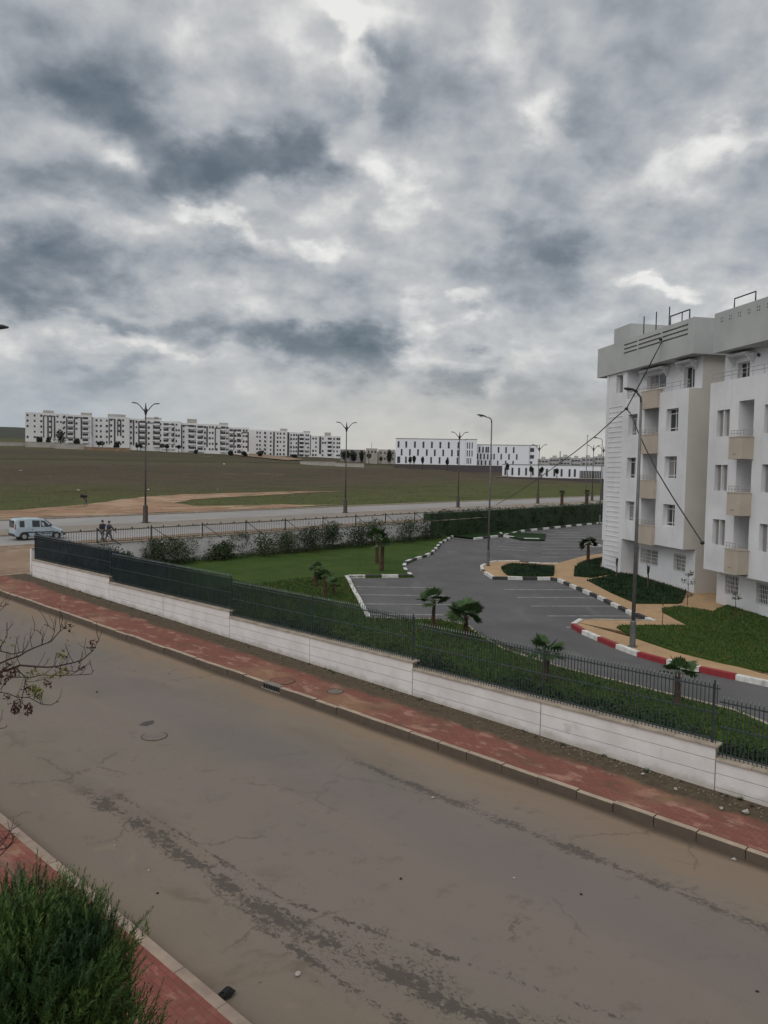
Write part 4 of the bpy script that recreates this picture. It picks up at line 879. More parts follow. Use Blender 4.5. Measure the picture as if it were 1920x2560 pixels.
hA=[(2.95,4.1,c,d) for c,d in FL]+[(7.45,8.72,c,d) for c,d in FL]+[(4.95,6.62,2.5,11.55,1.3,0)]
w=MB()
facade(w,0,2.6,9.7,2.42,11.6,hA,.32)
facade(w,0,0,2.6,-.6,13.44,[(1.15,2.05,12.1,13.3,.3)],.3)
facade(w,-.8,3.45,9.7,-.7,2.42,[(3.65,5.75,.95,1.95,.2),(7.5,8.75,.95,1.98,.2)],.2)
# niche of the entrance, overhang soffit, return walls
w.add([(0,2.6,-.6),(-1.,2.6,-.6),(-1.,2.6,2.42),(0,2.6,2.42)],[(0,1,2,3)])
w.add([(-1.,2.6,-.6),(-1.,3.45,-.6),(-1.,3.45,2.42),(-1.,2.6,2.42)],[(0,1,2,3)])
w.add([(0,2.6,2.42),(0,9.7,2.42),(-1.,9.7,2.42),(-1.,2.6,2.42)],[(0,1,2,3)])
w.add([(-.8,3.45,-.7),(-1.,3.45,-.7),(-1.,3.45,2.42),(-.8,3.45,2.42)],[(0,1,2,3)])
w.add([(0,0,-.6),(0,0,13.44),(-11,0,13.44),(-11,0,-.6)],[(0,1,2,3)])
w.add([(0,2.6,11.6),(0,9.7,11.6),(-.8,9.7,11.6),(-.8,2.6,11.6)],[(0,1,2,3)])
facade(w,-.8,2.6,9.7,11.6,13.44,[(3.7,5.95,12.1,13.0,.25),(7.85,8.95,11.75,13.0,.25)],.25)
w.add([(0,2.6,11.6),(-.8,2.6,11.6),(-.8,2.6,13.44),(0,2.6,13.44)],[(0,1,2,3)])
w.add([(-11,0,-.6),(-11,9.7,-.6),(-11,9.7,13.44),(-11,0,13.44)],[(0,1,2,3)])
w.build('wall',M['bwhite'],A)
w=MB() # beige side wall facing the street
w.add([(0,9.7,2.42),(-11,9.7,2.42),(-11,9.7,11.6),(0,9.7,11.6)],[(0,1,2,3)])
w.add([(-.8,9.7,-.7),(-11,9.7,-.7),(-11,9.7,2.42),(-.8,9.7,2.42)],[(0,1,2,3)])
w.add([(-.8,9.7,11.6),(-11,9.7,11.6),(-11,9.7,13.44),(-.8,9.7,13.44)],[(0,1,2,3)])
w.build('side_wall',M['bbeige'],A)
rb=MB()  # ribs
z=-.2
while z<11.4: rb.box(.002,.03,.28,2.15,z,z+.035); z+=.335
rb.build('rib_band',M['bwhite'],A)
ct=MB(); ct.box(-.3,.06,-.06,.16,2.1,13.43); ct.build('corner_strip',M['bwhite'],A)
for c,d in FL: window(A,0,2.95,4.1,c,d,.32); window(A,0,7.45,8.72,c,d,.32)
window(A,-.8,3.65,5.75,.95,1.95,.2,'grille'); window(A,-.8,7.5,8.75,.95,1.98,.2,'grille')
window(A,-.8,3.7,5.95,12.1,13.0,.25,''); window(A,-.8,7.85,8.95,11.75,13.0,.25,''); window(A,0,1.15,2.05,12.1,13.3,.3,'')
dr=MB(); dr.box(-.995,-.95,2.68,3.38,-.6,1.9); dd=dr.build('door',M['farshade'],A)
for i,(zb,zt) in enumerate([(10.72,11.85),(7.95,9.15),(5.2,6.34),(2.36,3.55)]): balcony(A,-.2,.22,4.93,6.66,zb,zt)
for zt in (8.9,6.1,3.3):
    dr=MB(); dr.box(-1.295,-1.25,5.2,6.0,zt-.9,zt+1.1); dr.build('door',M['tan'],A)
tr_=MB()
for z in (11.85,12.08): tr_.tube([(-.05,2.7,z),(-.05,9.65,z)],.018,6)
for k in range(9): tr_.tube([(-.05,2.7+k*.86,11.6),(-.05,2.7+k*.86,12.08)],.015,6)
tr_.build('terrace_railing',M['rail'],A)
def hood(par,off,u0,u1,z,w=.5):
    h=MB(); h.box(off,off+w,u0,u1,z-.10,z)
    for s_,u in ((1,u0),(-1,u1)):
        for k in range(4):
            t=.1*(k+1); a,b=(u,u+s_*.11) ; a,b=min(a,b),max(a,b)
            h.box(off,off+w-t*.9,a+s_*.0,b,z-.10-t*1.1,z-.10-t*1.1+.11)
            h.box(off,off+w*.5-k*.08,min(u-s_*.22+s_*k*.07,u),max(u-s_*.22+s_*k*.07,u),z-.08-t,z-t+.02)
    return h.build('window_hood',M['bwhite'],par)
hood(A,-.797,3.5,6.15,13.3); hood(A,-.797,7.65,9.15,13.3)
pp=MB(); slots=[]
for a,b in ((2.3,4.0),(4.15,6.75),(6.9,9.6)):
    for z in (15.08,14.82,14.56): slots.append((a,b,z,z+.10,.16,1))
facade(pp,.15,-1.4,10.15,13.44,15.45,slots,.16)
for q in ([(.15,-1.4,13.44),(.15,-1.4,15.45),(-11.3,-1.4,15.45),(-11.3,-1.4,13.44)],[(.15,10.15,13.44),(-11.3,10.15,13.44),(-11.3,10.15,15.45),(.15,10.15,15.45)],[(.15,-1.4,13.44),(-11.3,-1.4,13.44),(-11.3,10.15,13.44),(.15,10.15,13.44)],[(-11.3,-1.4,13.44),(-11.3,-1.4,15.45),(-11.3,10.15,15.45),(-11.3,10.15,13.44)],[(0,-1.2,14.4),(0,10,14.4),(-11,10,14.4),(-11,-1.2,14.4)],
    [(.15,-1.4,15.45),(.15,10.15,15.45),(0,10.0,15.45),(0,-1.25,15.45)],[(0,-1.25,15.45),(0,10,15.45),(0,10,14.4),(0,-1.25,14.4)],[(.15,10.15,15.45),(-11.3,10.15,15.45),(-11.3,10,15.45),(0,10,15.45)],[(0,10,15.45),(-11.3,10,15.45),(-11.3,10,14.4),(0,10,14.4)]):
    pp.add(q,[(0,1,2,3)])
pp.build('parapet',[M['bgrey'],M['farshade']],A)
rb=MB(); rb.box(-5.5,-1.,-1.35,.95,14.4,16.9); rb.build('stair_tower',M['bgrey'],A,bevel=.02)
for u in (2.7,4.2,5.7):
    t=MB(); t.tube([(-1,u,14.4),(-1,u,17.0)],.035,6); t.build('rooftop_post',M['darkmetal'],A)
t=MB(); t.tube([(0.05,7.6,15.45),(0.05,7.6,15.98),(0.05,9.55,15.98),(0.05,9.55,15.3)],.04,6,cap=True); t.tube([(0.05,8.8,15.45),(0.05,8.8,15.98)],.03,6); t.build('roof_rail',M['darkmetal'],A)
# second building
B=empty('apartment_building',BORG,BROT,label='nearest white apartment building at the right edge, with jutting tan balconies',cat='apartment building')
FB=[(8.66,10.02),(5.87,7.2),(3.05,4.38)]
w=MB(); hB=[]; cols=[(13.1,14.15,1),(14.85,16.0,2),(16.75,17.85,1),(19.6,20.7,1),(21.4,22.55,2),(23.3,24.35,1)]
for a,b,t in cols:
    if t==1: hB+=[(a,b,c,d) for c,d in FB]
    else: hB.append((a,b,1.72,10.35,1.2,0))
facade(w,.5,12.45,26.5,1.68,11.5,hB,.32)
gh=[(13.2,14.28,.46,1.5,.2),(15.66,17.1,.36,1.4,.2),(19.7,20.8,.4,1.4,.2),(23.2,24.4,.4,1.4,.2)]
facade(w,-.3,12.5,26.5,-1.6,1.68,gh,.2)
w.add([(.5,12.45,1.68),(.5,26.5,1.68),(-.3,26.5,1.68),(-.3,12.45,1.68)],[(0,1,2,3)])
w.add([(.5,12.45,1.68),(.5,12.45,11.5),(-11,12.45,11.5),(-11,12.45,1.68)],[(0,1,2,3)])
w.add([(-.3,12.5,-1.6),(-.3,12.5,1.68),(-11,12.5,1.68),(-11,12.5,-1.6)],[(0,1,2,3)])
w.add([(.5,12.45,11.5),(.5,26.5,11.5),(-.3,26.5,11.5),(-.3,12.45,11.5)],[(0,1,2,3)])
facade(w,-.3,12.45,26.5,11.5,13.0,[(13.5,14.45,11.62,12.45,.25),(16.2,17.4,12.1,12.6,.25),(19.7,20.7,11.62,12.45,.25)],.25)
w.add([(-.3,12.45,11.5),(-.3,12.45,13.),(-11,12.45,13.),(-11,12.45,11.5)],[(0,1,2,3)])
w.add([(.5,26.5,-1.6),(.5,26.5,13.),(-11,26.5,13.),(-11,26.5,-1.6)],[(0,1,2,3)])
w.build('wall',M['bwhite'],B)
for a,b,t in cols:
    if t==1:
        for c,d in FB: w_=window(B,.5,a,b,c,d,.32,'plain'); q=MB(); q.box(.19,.30,a+.05,a+(b-a)*.44,c+.03,d-.03); q.box(.19,.30,(a+b)/2+.06,b-.2,c+.03,d-.03); q.build('shutter',M['farshade'],w_); q=MB(); q.box(.20,.46,(a+b)/2-.035,(a+b)/2+.035,c,d); q.build('mullion',M['frame'],w_)
    else:
        for zb,zt in ((7.46,8.56),(4.7,5.84),(1.83,3.04)): balcony(B,.3,1.12,a+.22,b+.1,zb,zt,side=True)
        for zt in (7.6,4.8,2.0):
            dr=MB(); dr.box(-.695,-.65,a+.3,b-.05,zt,zt+2.1); dr.build('door',M['bbeige'],B)
for a,b,c,d,_ in gh: window(B,-.3,a,b,c,d,.2,'grille')
window(B,-.3,13.5,14.45,11.62,12.45,.25,''); window(B,-.3,16.2,17.4,12.1,12.6,.25,''); window(B,-.3,19.7,20.7,11.62,12.45,.25,'')
hood(B,-.297,13.2,14.75,12.85); hood(B,-.297,19.4,21.0,12.85)
lg=MB(); lg.ball((-.2,15.2,12.62),(.07,.07,.1),0,8,6); lg.build('wall_lamp',M['darkmetal'],B)
tr_=MB()
for z in (11.75,11.95): tr_.tube([(.45,12.5,z),(.45,26.4,z)],.018,6)
for k in range(18): tr_.tube([(.45,12.5+k*.81,11.5),(.45,12.5+k*.81,11.95)],.015,6)
tr_.build('terrace_railing',M['rail'],B)
pp=MB(); hl=[]
for k in range(16):
    u=13.47+k*.70
    for du in (-.10,.04):
        for dz_ in (-.12,.03): hl.append((u+du,u+du+.07,14.6+dz_,14.6+dz_+.09,.14,1))
facade(pp,.7,12.85,26.8,13.0,15.03,hl,.14)
for q in ([(.7,12.85,13.),(.7,12.85,15.03),(-11.3,12.85,15.03),(-11.3,12.85,13.)],[(.7,12.85,13.),(-11.3,12.85,13.),(-11.3,26.8,13.),(.7,26.8,13.)],[(.55,12.85,14),(.55,26.8,14),(-11.3,26.8,14),(-11.3,12.85,14)],[(.7,26.8,13),(-11.3,26.8,13),(-11.3,26.8,15.03),(.7,26.8,15.03)],[(.7,12.85,15.03),(.7,26.8,15.03),(.55,26.8,15.03),(.55,12.85,15.03)]):
    pp.add(q,[(0,1,2,3)])
pp.build('parapet',[M['bgrey'],M['farshade']],B)
t=MB(); t.tube([(.6,14.3,15.03),(.6,14.3,15.5),(.6,15.9,15.5),(.6,15.9,15.0)],.035,6); t.build('roof_rail',M['darkmetal'],B)
# linking wall at the back of the recess between the two
lw=MB(); lw.box(-11,-7,9.72,12.43,-1,14.2); lw.build('link_wall',M['bbeige'],B)
# ------------------------------------------------------------------ rope cables hung between the roof, the second building and the far hedge
def cable(pts,r,label,clamps=()):
    bm=MB(); bm.tube(pts,r,6); o=tag(bm.build('cable',M['darkmetal']),label=label,cat='cable',group='black cables slung from the apartment roof')
    for i in clamps:
        c=MB(); c.ball(pts[i],(.13,.13,.10),0,6,4); c.build('clamp',M['darkmetal'],o)
J=pd(1566,1022,47)
cable([pd(1652,848,45.5),pd(1654,856,45.3),pd(1628,905,45.6),pd(1602,955,46.2),J,pd(1548,1036,48.2),pd(1492,1087,53),pd(1440,1128,59),pd(1356,1189,72),pd(1310,1220,82),pd(1269,1246,94),pd(1240,1262,99)],.035,'long black cable sloping from the grey parapet down left past the lamps to the hedge',(0,4))
cable([J,pd(1575,1032,46.5),pd(1582,1046,45.5),pd(1596,1082,44.5),pd(1613,1119,43.8),pd(1642,1177,42.5),pd(1680,1240,41.2),pd(1718,1299,40.2),pd(1756,1357,39.2)],.035,'black cable branching down right across the windows to the corner of the near building',(8,))
# ------------------------------------------------------------------ far housing row
def farbox(name,cat,x0,x1,ytop,D,depth,m,label,group=None,ybase=None):
    xc=(x0+x1)/2; p=pd(xc,1180,D); s_,b_=float(np.array(p[:2])@SD),float(np.array(p[:2])@BD)
    zb=fz(s_,b_)-1.2 if ybase is None else pd(xc,ybase,D).z
    zt=pd(xc,ytop,D).z; wd_=(x1-x0)/F*D; rot=-math.atan2(p.x,p.y)
    e=empty(name,(p.x,p.y,zb),rot,label=label,cat=cat,group=group)
    w=MB(); w.box(-wd_/2,wd_/2,0,depth,0,zt-zb); w.build('wall',m,e)
    return e,wd_,zt-zb,zb,D
WM=MB(); WM.box(-.55,.55,-.07,.02,-.6,.6); wproto=None
def put_win(par,x,z,sx=1.,sz=1.,m='glass',name='window'):
    global wproto
    if wproto is None:
        wproto=WM.build('window',mat('far_window_glass',(.05,.052,.058),rough=.4),par); o=wproto
    else:
        o=wproto.copy(); col.objects.link(o); o.parent=par
    o.location=(x,0,z); o.scale=(sx,1,sz); return o
bc=lambda X,Y:(50+X/4.1475,1000+Y/4.1475)
cc_=lambda X,Y:(450+X/3.858,1020+Y/3.858)
blk=[ # x0,x1,ytop,D,roofboxes[(x0,x1,ytop)],frames[(x0,x1,yt,yb)],balcony cols[(x0,x1)],window cols[x]
 (69,169,1033,412,[(109,134,1026)],[(109,122,1039,1094),(127,137,1039,1094)],[],[74,90,105,125,142,150,158]),
 (169,227,1038,405,[(202,228,1031)],[(168,171,1044,1098),(186,205,1043,1098)],[(172,184),(206,219)],[162,192]),
 (227,273,1044,410,[],[(220,232,1043,1092)],[],[242,252,266]),
 (273,322,1043,403,[(271,313,1036)],[(273,289,1048,1112),(293,303,1049,1090)],[],[279,298,307]),
 (322,402,1048,408,[(361,402,1043),(384,395,1041)],[(322,337,1052,1114),(346,350,1054,1114),(364,385,1056,1114)],[(350,363),(383,398)],[329,342,371]),
 (402,451,1054,404,[(440,452,1053)],[(418,435,1060,1112)],[(409,421),(428,433)],[402,440,446]),
 (451,491,1058,408,[(467,491,1047)],[(453,474,1063,1120)],[(471,485)],[459,488]),
 (491,569,1061,404,[(547,569,1056)],[(504,519,1067,1118),(536,553,1069,1125)],[(494,507),(551,562)],[512,524,531,541,566]),
 (569,621,1069,408,[],[(583,596,1074,1122),(596,621,1080,1128)],[(574,582),(592,602)],[588,608,615]),
 (621,670,1075,440,[],[],[],[642,649,661]),
 (670,717,1077,436,[(699,717,1071)],[(682,686,1080,1138)],[],[663,676,693,700,709]),
 (717,774,1081,440,[(757,774,1077)],[(717,722,1082,1140),(743,747,1086,1140)],[(748,758)],[727,734,740,764,769]),
 (774,850,1090,436,[(810,826,1081)],[(774,776,1088,1140),(797,802,1092,1135)],[(818,828)],[782,789,806,812,834,842,847]),
]
pos13=['leftmost, behind the big round tree','second from the left, with dark balconies','third from the left, plain bluish facade','fourth from the left, with thin brown frames','fifth from the left, at the tall double lamp','sixth from the left','seventh from the left, narrow with a rooftop box','eighth from the left, with two brown frames','ninth from the left, last before the lower wing','tenth from the left, mostly bare wall','eleventh from the left, in the lower wing','twelfth from the left, in the lower wing','rightmost, next to the second double lamp']
for i,(x0,x1,yt,D,rbx,frs,bals,wins) in enumerate(blk):
    e,wd_,H,zb,D=farbox('apartment_block','apartment block',x0,x1,yt,D,11,M['farwhite'],'white block of the distant housing row, '+pos13[i],'white blocks of the distant housing row')
    X=lambda x:((x-(x0+x1)/2)/F*D); Zy=lambda y:pd((x0+x1)/2,y,D).z-zb
    rows=5 if i<9 else 6; zr=[H-1.6-k*(2.9 if i<9 else 2.35) for k in range(rows)]
    for a,b,y in rbx:
        r=MB(); r.box(X(a),X(b),2,7,H,Zy(y)); r.build('rooftop_room',M['farwall'],e)
    for a,b,c,d in frs:
        f=MB(); t=.55; z1,z0=Zy(c),max(.4,Zy(d)); xa,xb=X(a),X(b)
        if xb-xa<2: f.box(xa,xb,-.15,-.01,z0,z1)
        else: f.box(xa,xa+t,-.15,-.01,z0,z1); f.box(xb-t*1.4,xb,-.15,-.01,z0,z1); f.box(xa+t,xb-t*1.4,-.15,-.01,z1-.5,z1)
        f.build('facade_frame',M['farframe'],e)
    for a,b in bals:
        for z in zr:
            if z<1.3: continue
            xa,xb=X(a),X(b); put_win(e,(xa+xb)/2,z,(xb-xa)/1.1,1.05)
            q=MB(); q.box(xa-.2,xb+.2,-1.0,-.1,z-1.55,z-.62); q.build('balcony',M['farwhite'],e)
    for x in wins:
        for z in zr:
            if z<1.2 or rnd.random()<.10: continue
            put_win(e,X(x),z,rnd.uniform(.7,1.0),rnd.uniform(.8,1.05))
    for z in zr[-1:]:
        pass
tf=MB(); rr=random.Random(810)
for _ in range(5200):
    s_=82+abs(rr.gauss(0,26)); b_=rr.uniform(-25,150)
    if inside((s_,b_),TRACKS[0]): continue
    k=rr.uniform(.08,.26); z=fz(s_,b_)
    for _ in range(3):
        a=rr.uniform(0,6.28); w=k*.22; tf.add([(b_-math.cos(a)*w,s_-math.sin(a)*w,z-.05),(b_+math.cos(a)*w,s_+math.sin(a)*w,z-.05),(b_+rr.gauss(0,.1),s_+rr.gauss(0,.1),z+k*.7)],[(0,1,2)])
tag(tf.build('grass_tufts',leafmat('rough_grass',(.09,.11,.035),(.15,.14,.065),(.075,.085,.032)),rotz=ROTZ),label='rough tufts of grass and weeds scattered over the near part of the field',cat='grass',kind='stuff')
# low walls and trees before the row
def farwall(x0,x1,yt,yb,D,label,m='farwall',name='low_wall'):
    e,wd_,H,zb,D=farbox(name,'wall',x0,x1,yt,D,.4,M[m],label,ybase=yb)
    c=MB(); c.box(-wd_/2-.1,wd_/2+.1,-.1,.5,H,H+.12); c.build('coping',M['coping'],e)
farwall(-40,68,1105,1122,372,'long low pale wall at the far left edge of the field')
farwall(68,140,1106,1122,370,'low pale wall left of the big round tree, at the top of the field')
farwall(140,213,1110,1125,368,'low white wall below the second housing block')
farwall(213,322,1119,1128,366,'thin low reddish wall at the top of the field below the fourth block','earth')
farwall(750,838,1154,1176,300,'pale low wall in the distance left of the long white building')
farwall(838,910,1158,1178,299,'pale low wall below the dark far trees')
def fartree(x,yt,yb,D,wpx,label,seed,palmy=False):
    p=pd(x,yb,D); s_,b_=float(np.array(p[:2])@SD),float(np.array(p[:2])@BD); zb=fz(s_,b_)-.3; H=pd(x,yt,D).z-zb; w_=wpx/F*D/2
    e=empty('round_tree' if not palmy else 'slender_tree',(p.x,p.y,zb),0,label=label,cat='tree',group='dark trees in front of the distant buildings'); rr=random.Random(seed)
    t=MB(); t.tube([(0,0,-1),(0,0,H*.6)],[.25,.12],6); t.build('trunk',M['bark'],e)
    c=MB()
    if palmy: c.leaves((0,0,H*.8),(w_,w_,H*.24),170,.75,0,.2,rr=rr)
    else:
        for _ in range(9):
            a=rr.uniform(0,6.28); q=rr.uniform(0,.55)*w_; c.leaves((math.cos(a)*q,math.sin(a)*q,H*rr.uniform(.38,.78)),(w_*.5,w_*.5,H*.26),75,.8,0,.3,rr=rr)
    c.build('crown',M['fartree'],e)
tl=[(150,1072,1108,375,32,'big round dark tree in front of the second housing block',0),(98,1089,1106,380,22,'low dark tree left of the big round one',0),(120,1092,1106,380,16,'small dark tree between the low one and the big round one',0),(193,1093,1108,378,26,'wide dark tree below the second housing block',0),
 (247,1105,1120,380,10,'small tree below the bluish third block',1),(256,1104,1121,380,14,'second small tree below the third block',1),(293,1103,1122,380,22,'dark tree below the fourth block',0),(343,1111,1126,380,10,'small tree left of the tall double lamp',1),(352,1111,1126,380,9,'small tree touching the tall double lamp',1),
 (405,1110,1130,380,12,'small tree right of the tall double lamp',1),(417,1112,1129,380,12,'round-headed tree below the sixth block',1),(447,1113,1128,382,11,'round-headed tree below the seventh block',1),(489,1124,1138,382,14,'dark bush below the seventh block',0),(576,1126,1142,382,20,'dark trees below the ninth block',0),(611,1128,1143,382,22,'dark clump at the right end of the ninth block',0),(650,1126,1142,385,24,'low dark clump below the bare lower wing',0),
 (735,1136,1150,390,18,'dark bush below the lower wing',0),(862,1123,1156,355,34,'large dark tree at the foot of the second double lamp',0),(884,1124,1156,352,26,'dark tree right of the second double lamp',0),(905,1124,1157,350,16,'dark tree left of the small grey building',0),(922,1134,1158,345,14,'narrow dark tree before the small grey building',1),(975,1124,1160,335,22,'pointed dark tree at the left end of the long white building',0),(952,1143,1160,338,8,'small dark tree before the small grey building',1),
 (1035,1140,1164,300,9,'small tree before the first windows of the long white building',1),(1025,1142,1164,300,9,'small tree left end before the long white building',1),(1056,1143,1165,300,8,'third small tree before the long white building',1),(1118,1148,1166,300,9,'small tree before the right half of the long white building',1),(1268,1160,1192,262,8,'small tree before the low white wing',1),(1327,1166,1194,262,9,'small tree before the middle of the low white wing',1),(1354,1168,1196,262,10,'small tree right of the fourth double lamp',1),(1392,1172,1197,262,8,'small tree near the right end of the low white wing',1)]
for i,(x,yt,yb,D,wp,lab,pl) in enumerate(tl): fartree(x,yt,yb,D,wp,lab,400+i,pl)
# grey terrace houses and the long white school-like building
e,wd_,H,zb,D=farbox('distant_house','house',850,912,1124,372,10,M['farshade'],'low dark grey house behind the dark trees right of the second double lamp')
for k in range(6): put_win(e,-wd_/2+1.5+k*2,H-1.8,.8,.9)
e,wd_,H,zb,D=farbox('distant_house','house',914,943,1121,360,10,M['farwall'],'small pale grey house right of the dark trees')
for k in range(3): put_win(e,-wd_/2+1.2+k*1.6,H-1.6,.7,.9)
e,wd_,H,zb,D=farbox('distant_house','house',945,987,1124,362,10,M['farwall'],'small pale house touching the long white building')
for k in range(4): put_win(e,-wd_/2+1.2+k*1.9,H-1.6,.7,.8); put_win(e,-wd_/2+1.2+k*1.9,H-4.4,.7,.8)
rc=lambda X,Y:(960+X/2.86,1060+Y/2.86)
def school(x0,x1,yt,D,rows,label,extra=None,yb=None,depth=14):
    e,wd_,H,zb,D=farbox('long_building','building',x0,x1,yt,D,depth,M['farbright'],label,'modern white buildings with slit windows',ybase=yb)
    xc=(x0+x1)/2; X=lambda x:((x-xc)/F*D); Zy=lambda y:pd(xc,y,D).z-zb
    for (y0,y1,xs,wpx) in rows:
        for x in xs:
            a=rc(x,0)[0]; za,zb_=Zy(rc(0,y1)[1]),Zy(rc(0,y0)[1]); put_win(e,X(a),(za+zb_)/2,wpx/2.86/F*D/1.1,(zb_-za)/1.2)
    c=MB(); c.box(-wd_/2-.1,wd_/2+.1,-.12,depth,H,H+.25); c.build('roof_edge',M['farshade'],e); return e,X,Zy
s1,X,Zy=school(988,1161,1098,352,[(127,172,[100,155,217,278,338,398,458,527],13),(182,228,[123,182,240,303,360,420,482,525],12),(236,282,[98,108,155,212,275,335,395,452,522],12)],'left long white three-storey building with staggered dark slit windows')
s1b,X,Zy=school(1161.5,1191,1099,351,[(132,176,[592,608,626],7),(188,232,[592,608,626],7),(243,285,[592,604,618],6)],'narrow end block of the left white building with three closely set slit windows per floor')
s2,X,Zy=school(1191.5,1320,1113,362,[(165,206,[680,705,728,742,762,815,868,922],11),(214,254,[667,690,715,740,765,785,835,890,945],10),(262,295,[672,697,725,755,812,868,920],10)],'right long white building, lower than its neighbour, partly behind the single-arm lamp')
s2b,X,Zy=school(1320.5,1343,1114,361,[(172,200,[1048,1062],14),(222,248,[1048,1062],14),(268,284,[1050],16)],'short end block of the right white building behind the fourth double lamp')
s3,X,Zy=school(1257,1556,1164,268,[(318,372,[872,922,970,1020,1068],14),(322,376,[1118,1167,1220,1270,1325,1362],14),(332,384,[1470],150)],'low single-storey white wing with tall dark windows in front of the right white building',yb=1203,depth=10)
k_=MB()
for j in range(14): x=X(rc(1400+j*11,0)[0]); k_.box(x-.05,x+.05,-.14,-.075,Zy(rc(0,384)[1]),Zy(rc(0,332)[1]))
k_.build('mullion_row',M['frame'],s3)
farwall(985,1130,1161.5,1178,310,'long dark wall in front of the left long white building, left half','farframe','dark_wall')
farwall(1130,1256,1164,1180,300,'dark wall in front of the right white building','farframe','dark_wall')
farwall(1240,1360,1193,1208,255,'dark low wall below the low white wing, left part','farframe','dark_wall')
farwall(1360,1560,1197,1210,252,'dark low wall below the low white wing, right part','farframe','dark_wall')
for i,(a,b,y) in enumerate([(1343,1372,1147),(1373,1398,1144),(1399,1426,1142),(1427,1452,1145),(1453,1484,1143),(1485,1512,1141),(1513,1560,1146)]):
    e,wd_,H,zb,D=farbox('distant_building','building',a,b,y,560,15,M['farskyline'],'hazy low building on the skyline behind the low white wing, '+['leftmost','second from the left','third from the left','fourth from the left','fifth from the left','sixth from the left','against the near building'][i],'hazy buildings on the skyline')
    for k in range(3):
        for z in (2.,5.): put_win(e,-wd_/2+(k+.7)*wd_/3.5,H-z,1.5,.9)
    r=MB(); r.box(-1.5,1.5,3,6,H,H+1.6); r.build('rooftop_room',M['farwall'],e)
# minaret-like mast and far masts
for x,y,D in ((1399,1128,558),(928,1106,371)):
    p=pd(x,1180,D); q=pd(x,y,D); t=MB(); t.tube([(p.x,p.y,q.z-14),(p.x,p.y,q.z)],.35 if x>1300 else .12,6); tag(t.build('mast',M['farshade']),label='thin mast '+('on the hazy skyline behind the low white wing' if x>1300 else 'above the small grey house'),cat='mast')
# distant hill at the left edge
hl_=MB(); pts=[(-400,1062),(-100,1064),(0,1067),(40,1068),(90,1071),(200,1078),(420,1090),(600,1110)]
fr_=[pd(x,y,900) for x,y in pts]; bk=[pd(x,y+6,1100) for x,y in pts]; lo=[Vector((p.x,p.y,5)) for p in [pd(x,y,640) for x,y in pts]]
hl_.add(lo+fr_+bk,[(i,i+1,len(pts)+i+1,len(pts)+i) for i in range(len(pts)-1)]+[(len(pts)+i,len(pts)+i+1,2*len(pts)+i+1,2*len(pts)+i) for i in range(len(pts)-1)])
tag(hl_.build('hill',mat('hill_ground',(.05,.055,.04),(.035,.04,.03),.02,.95),smooth=True),kind='structure')
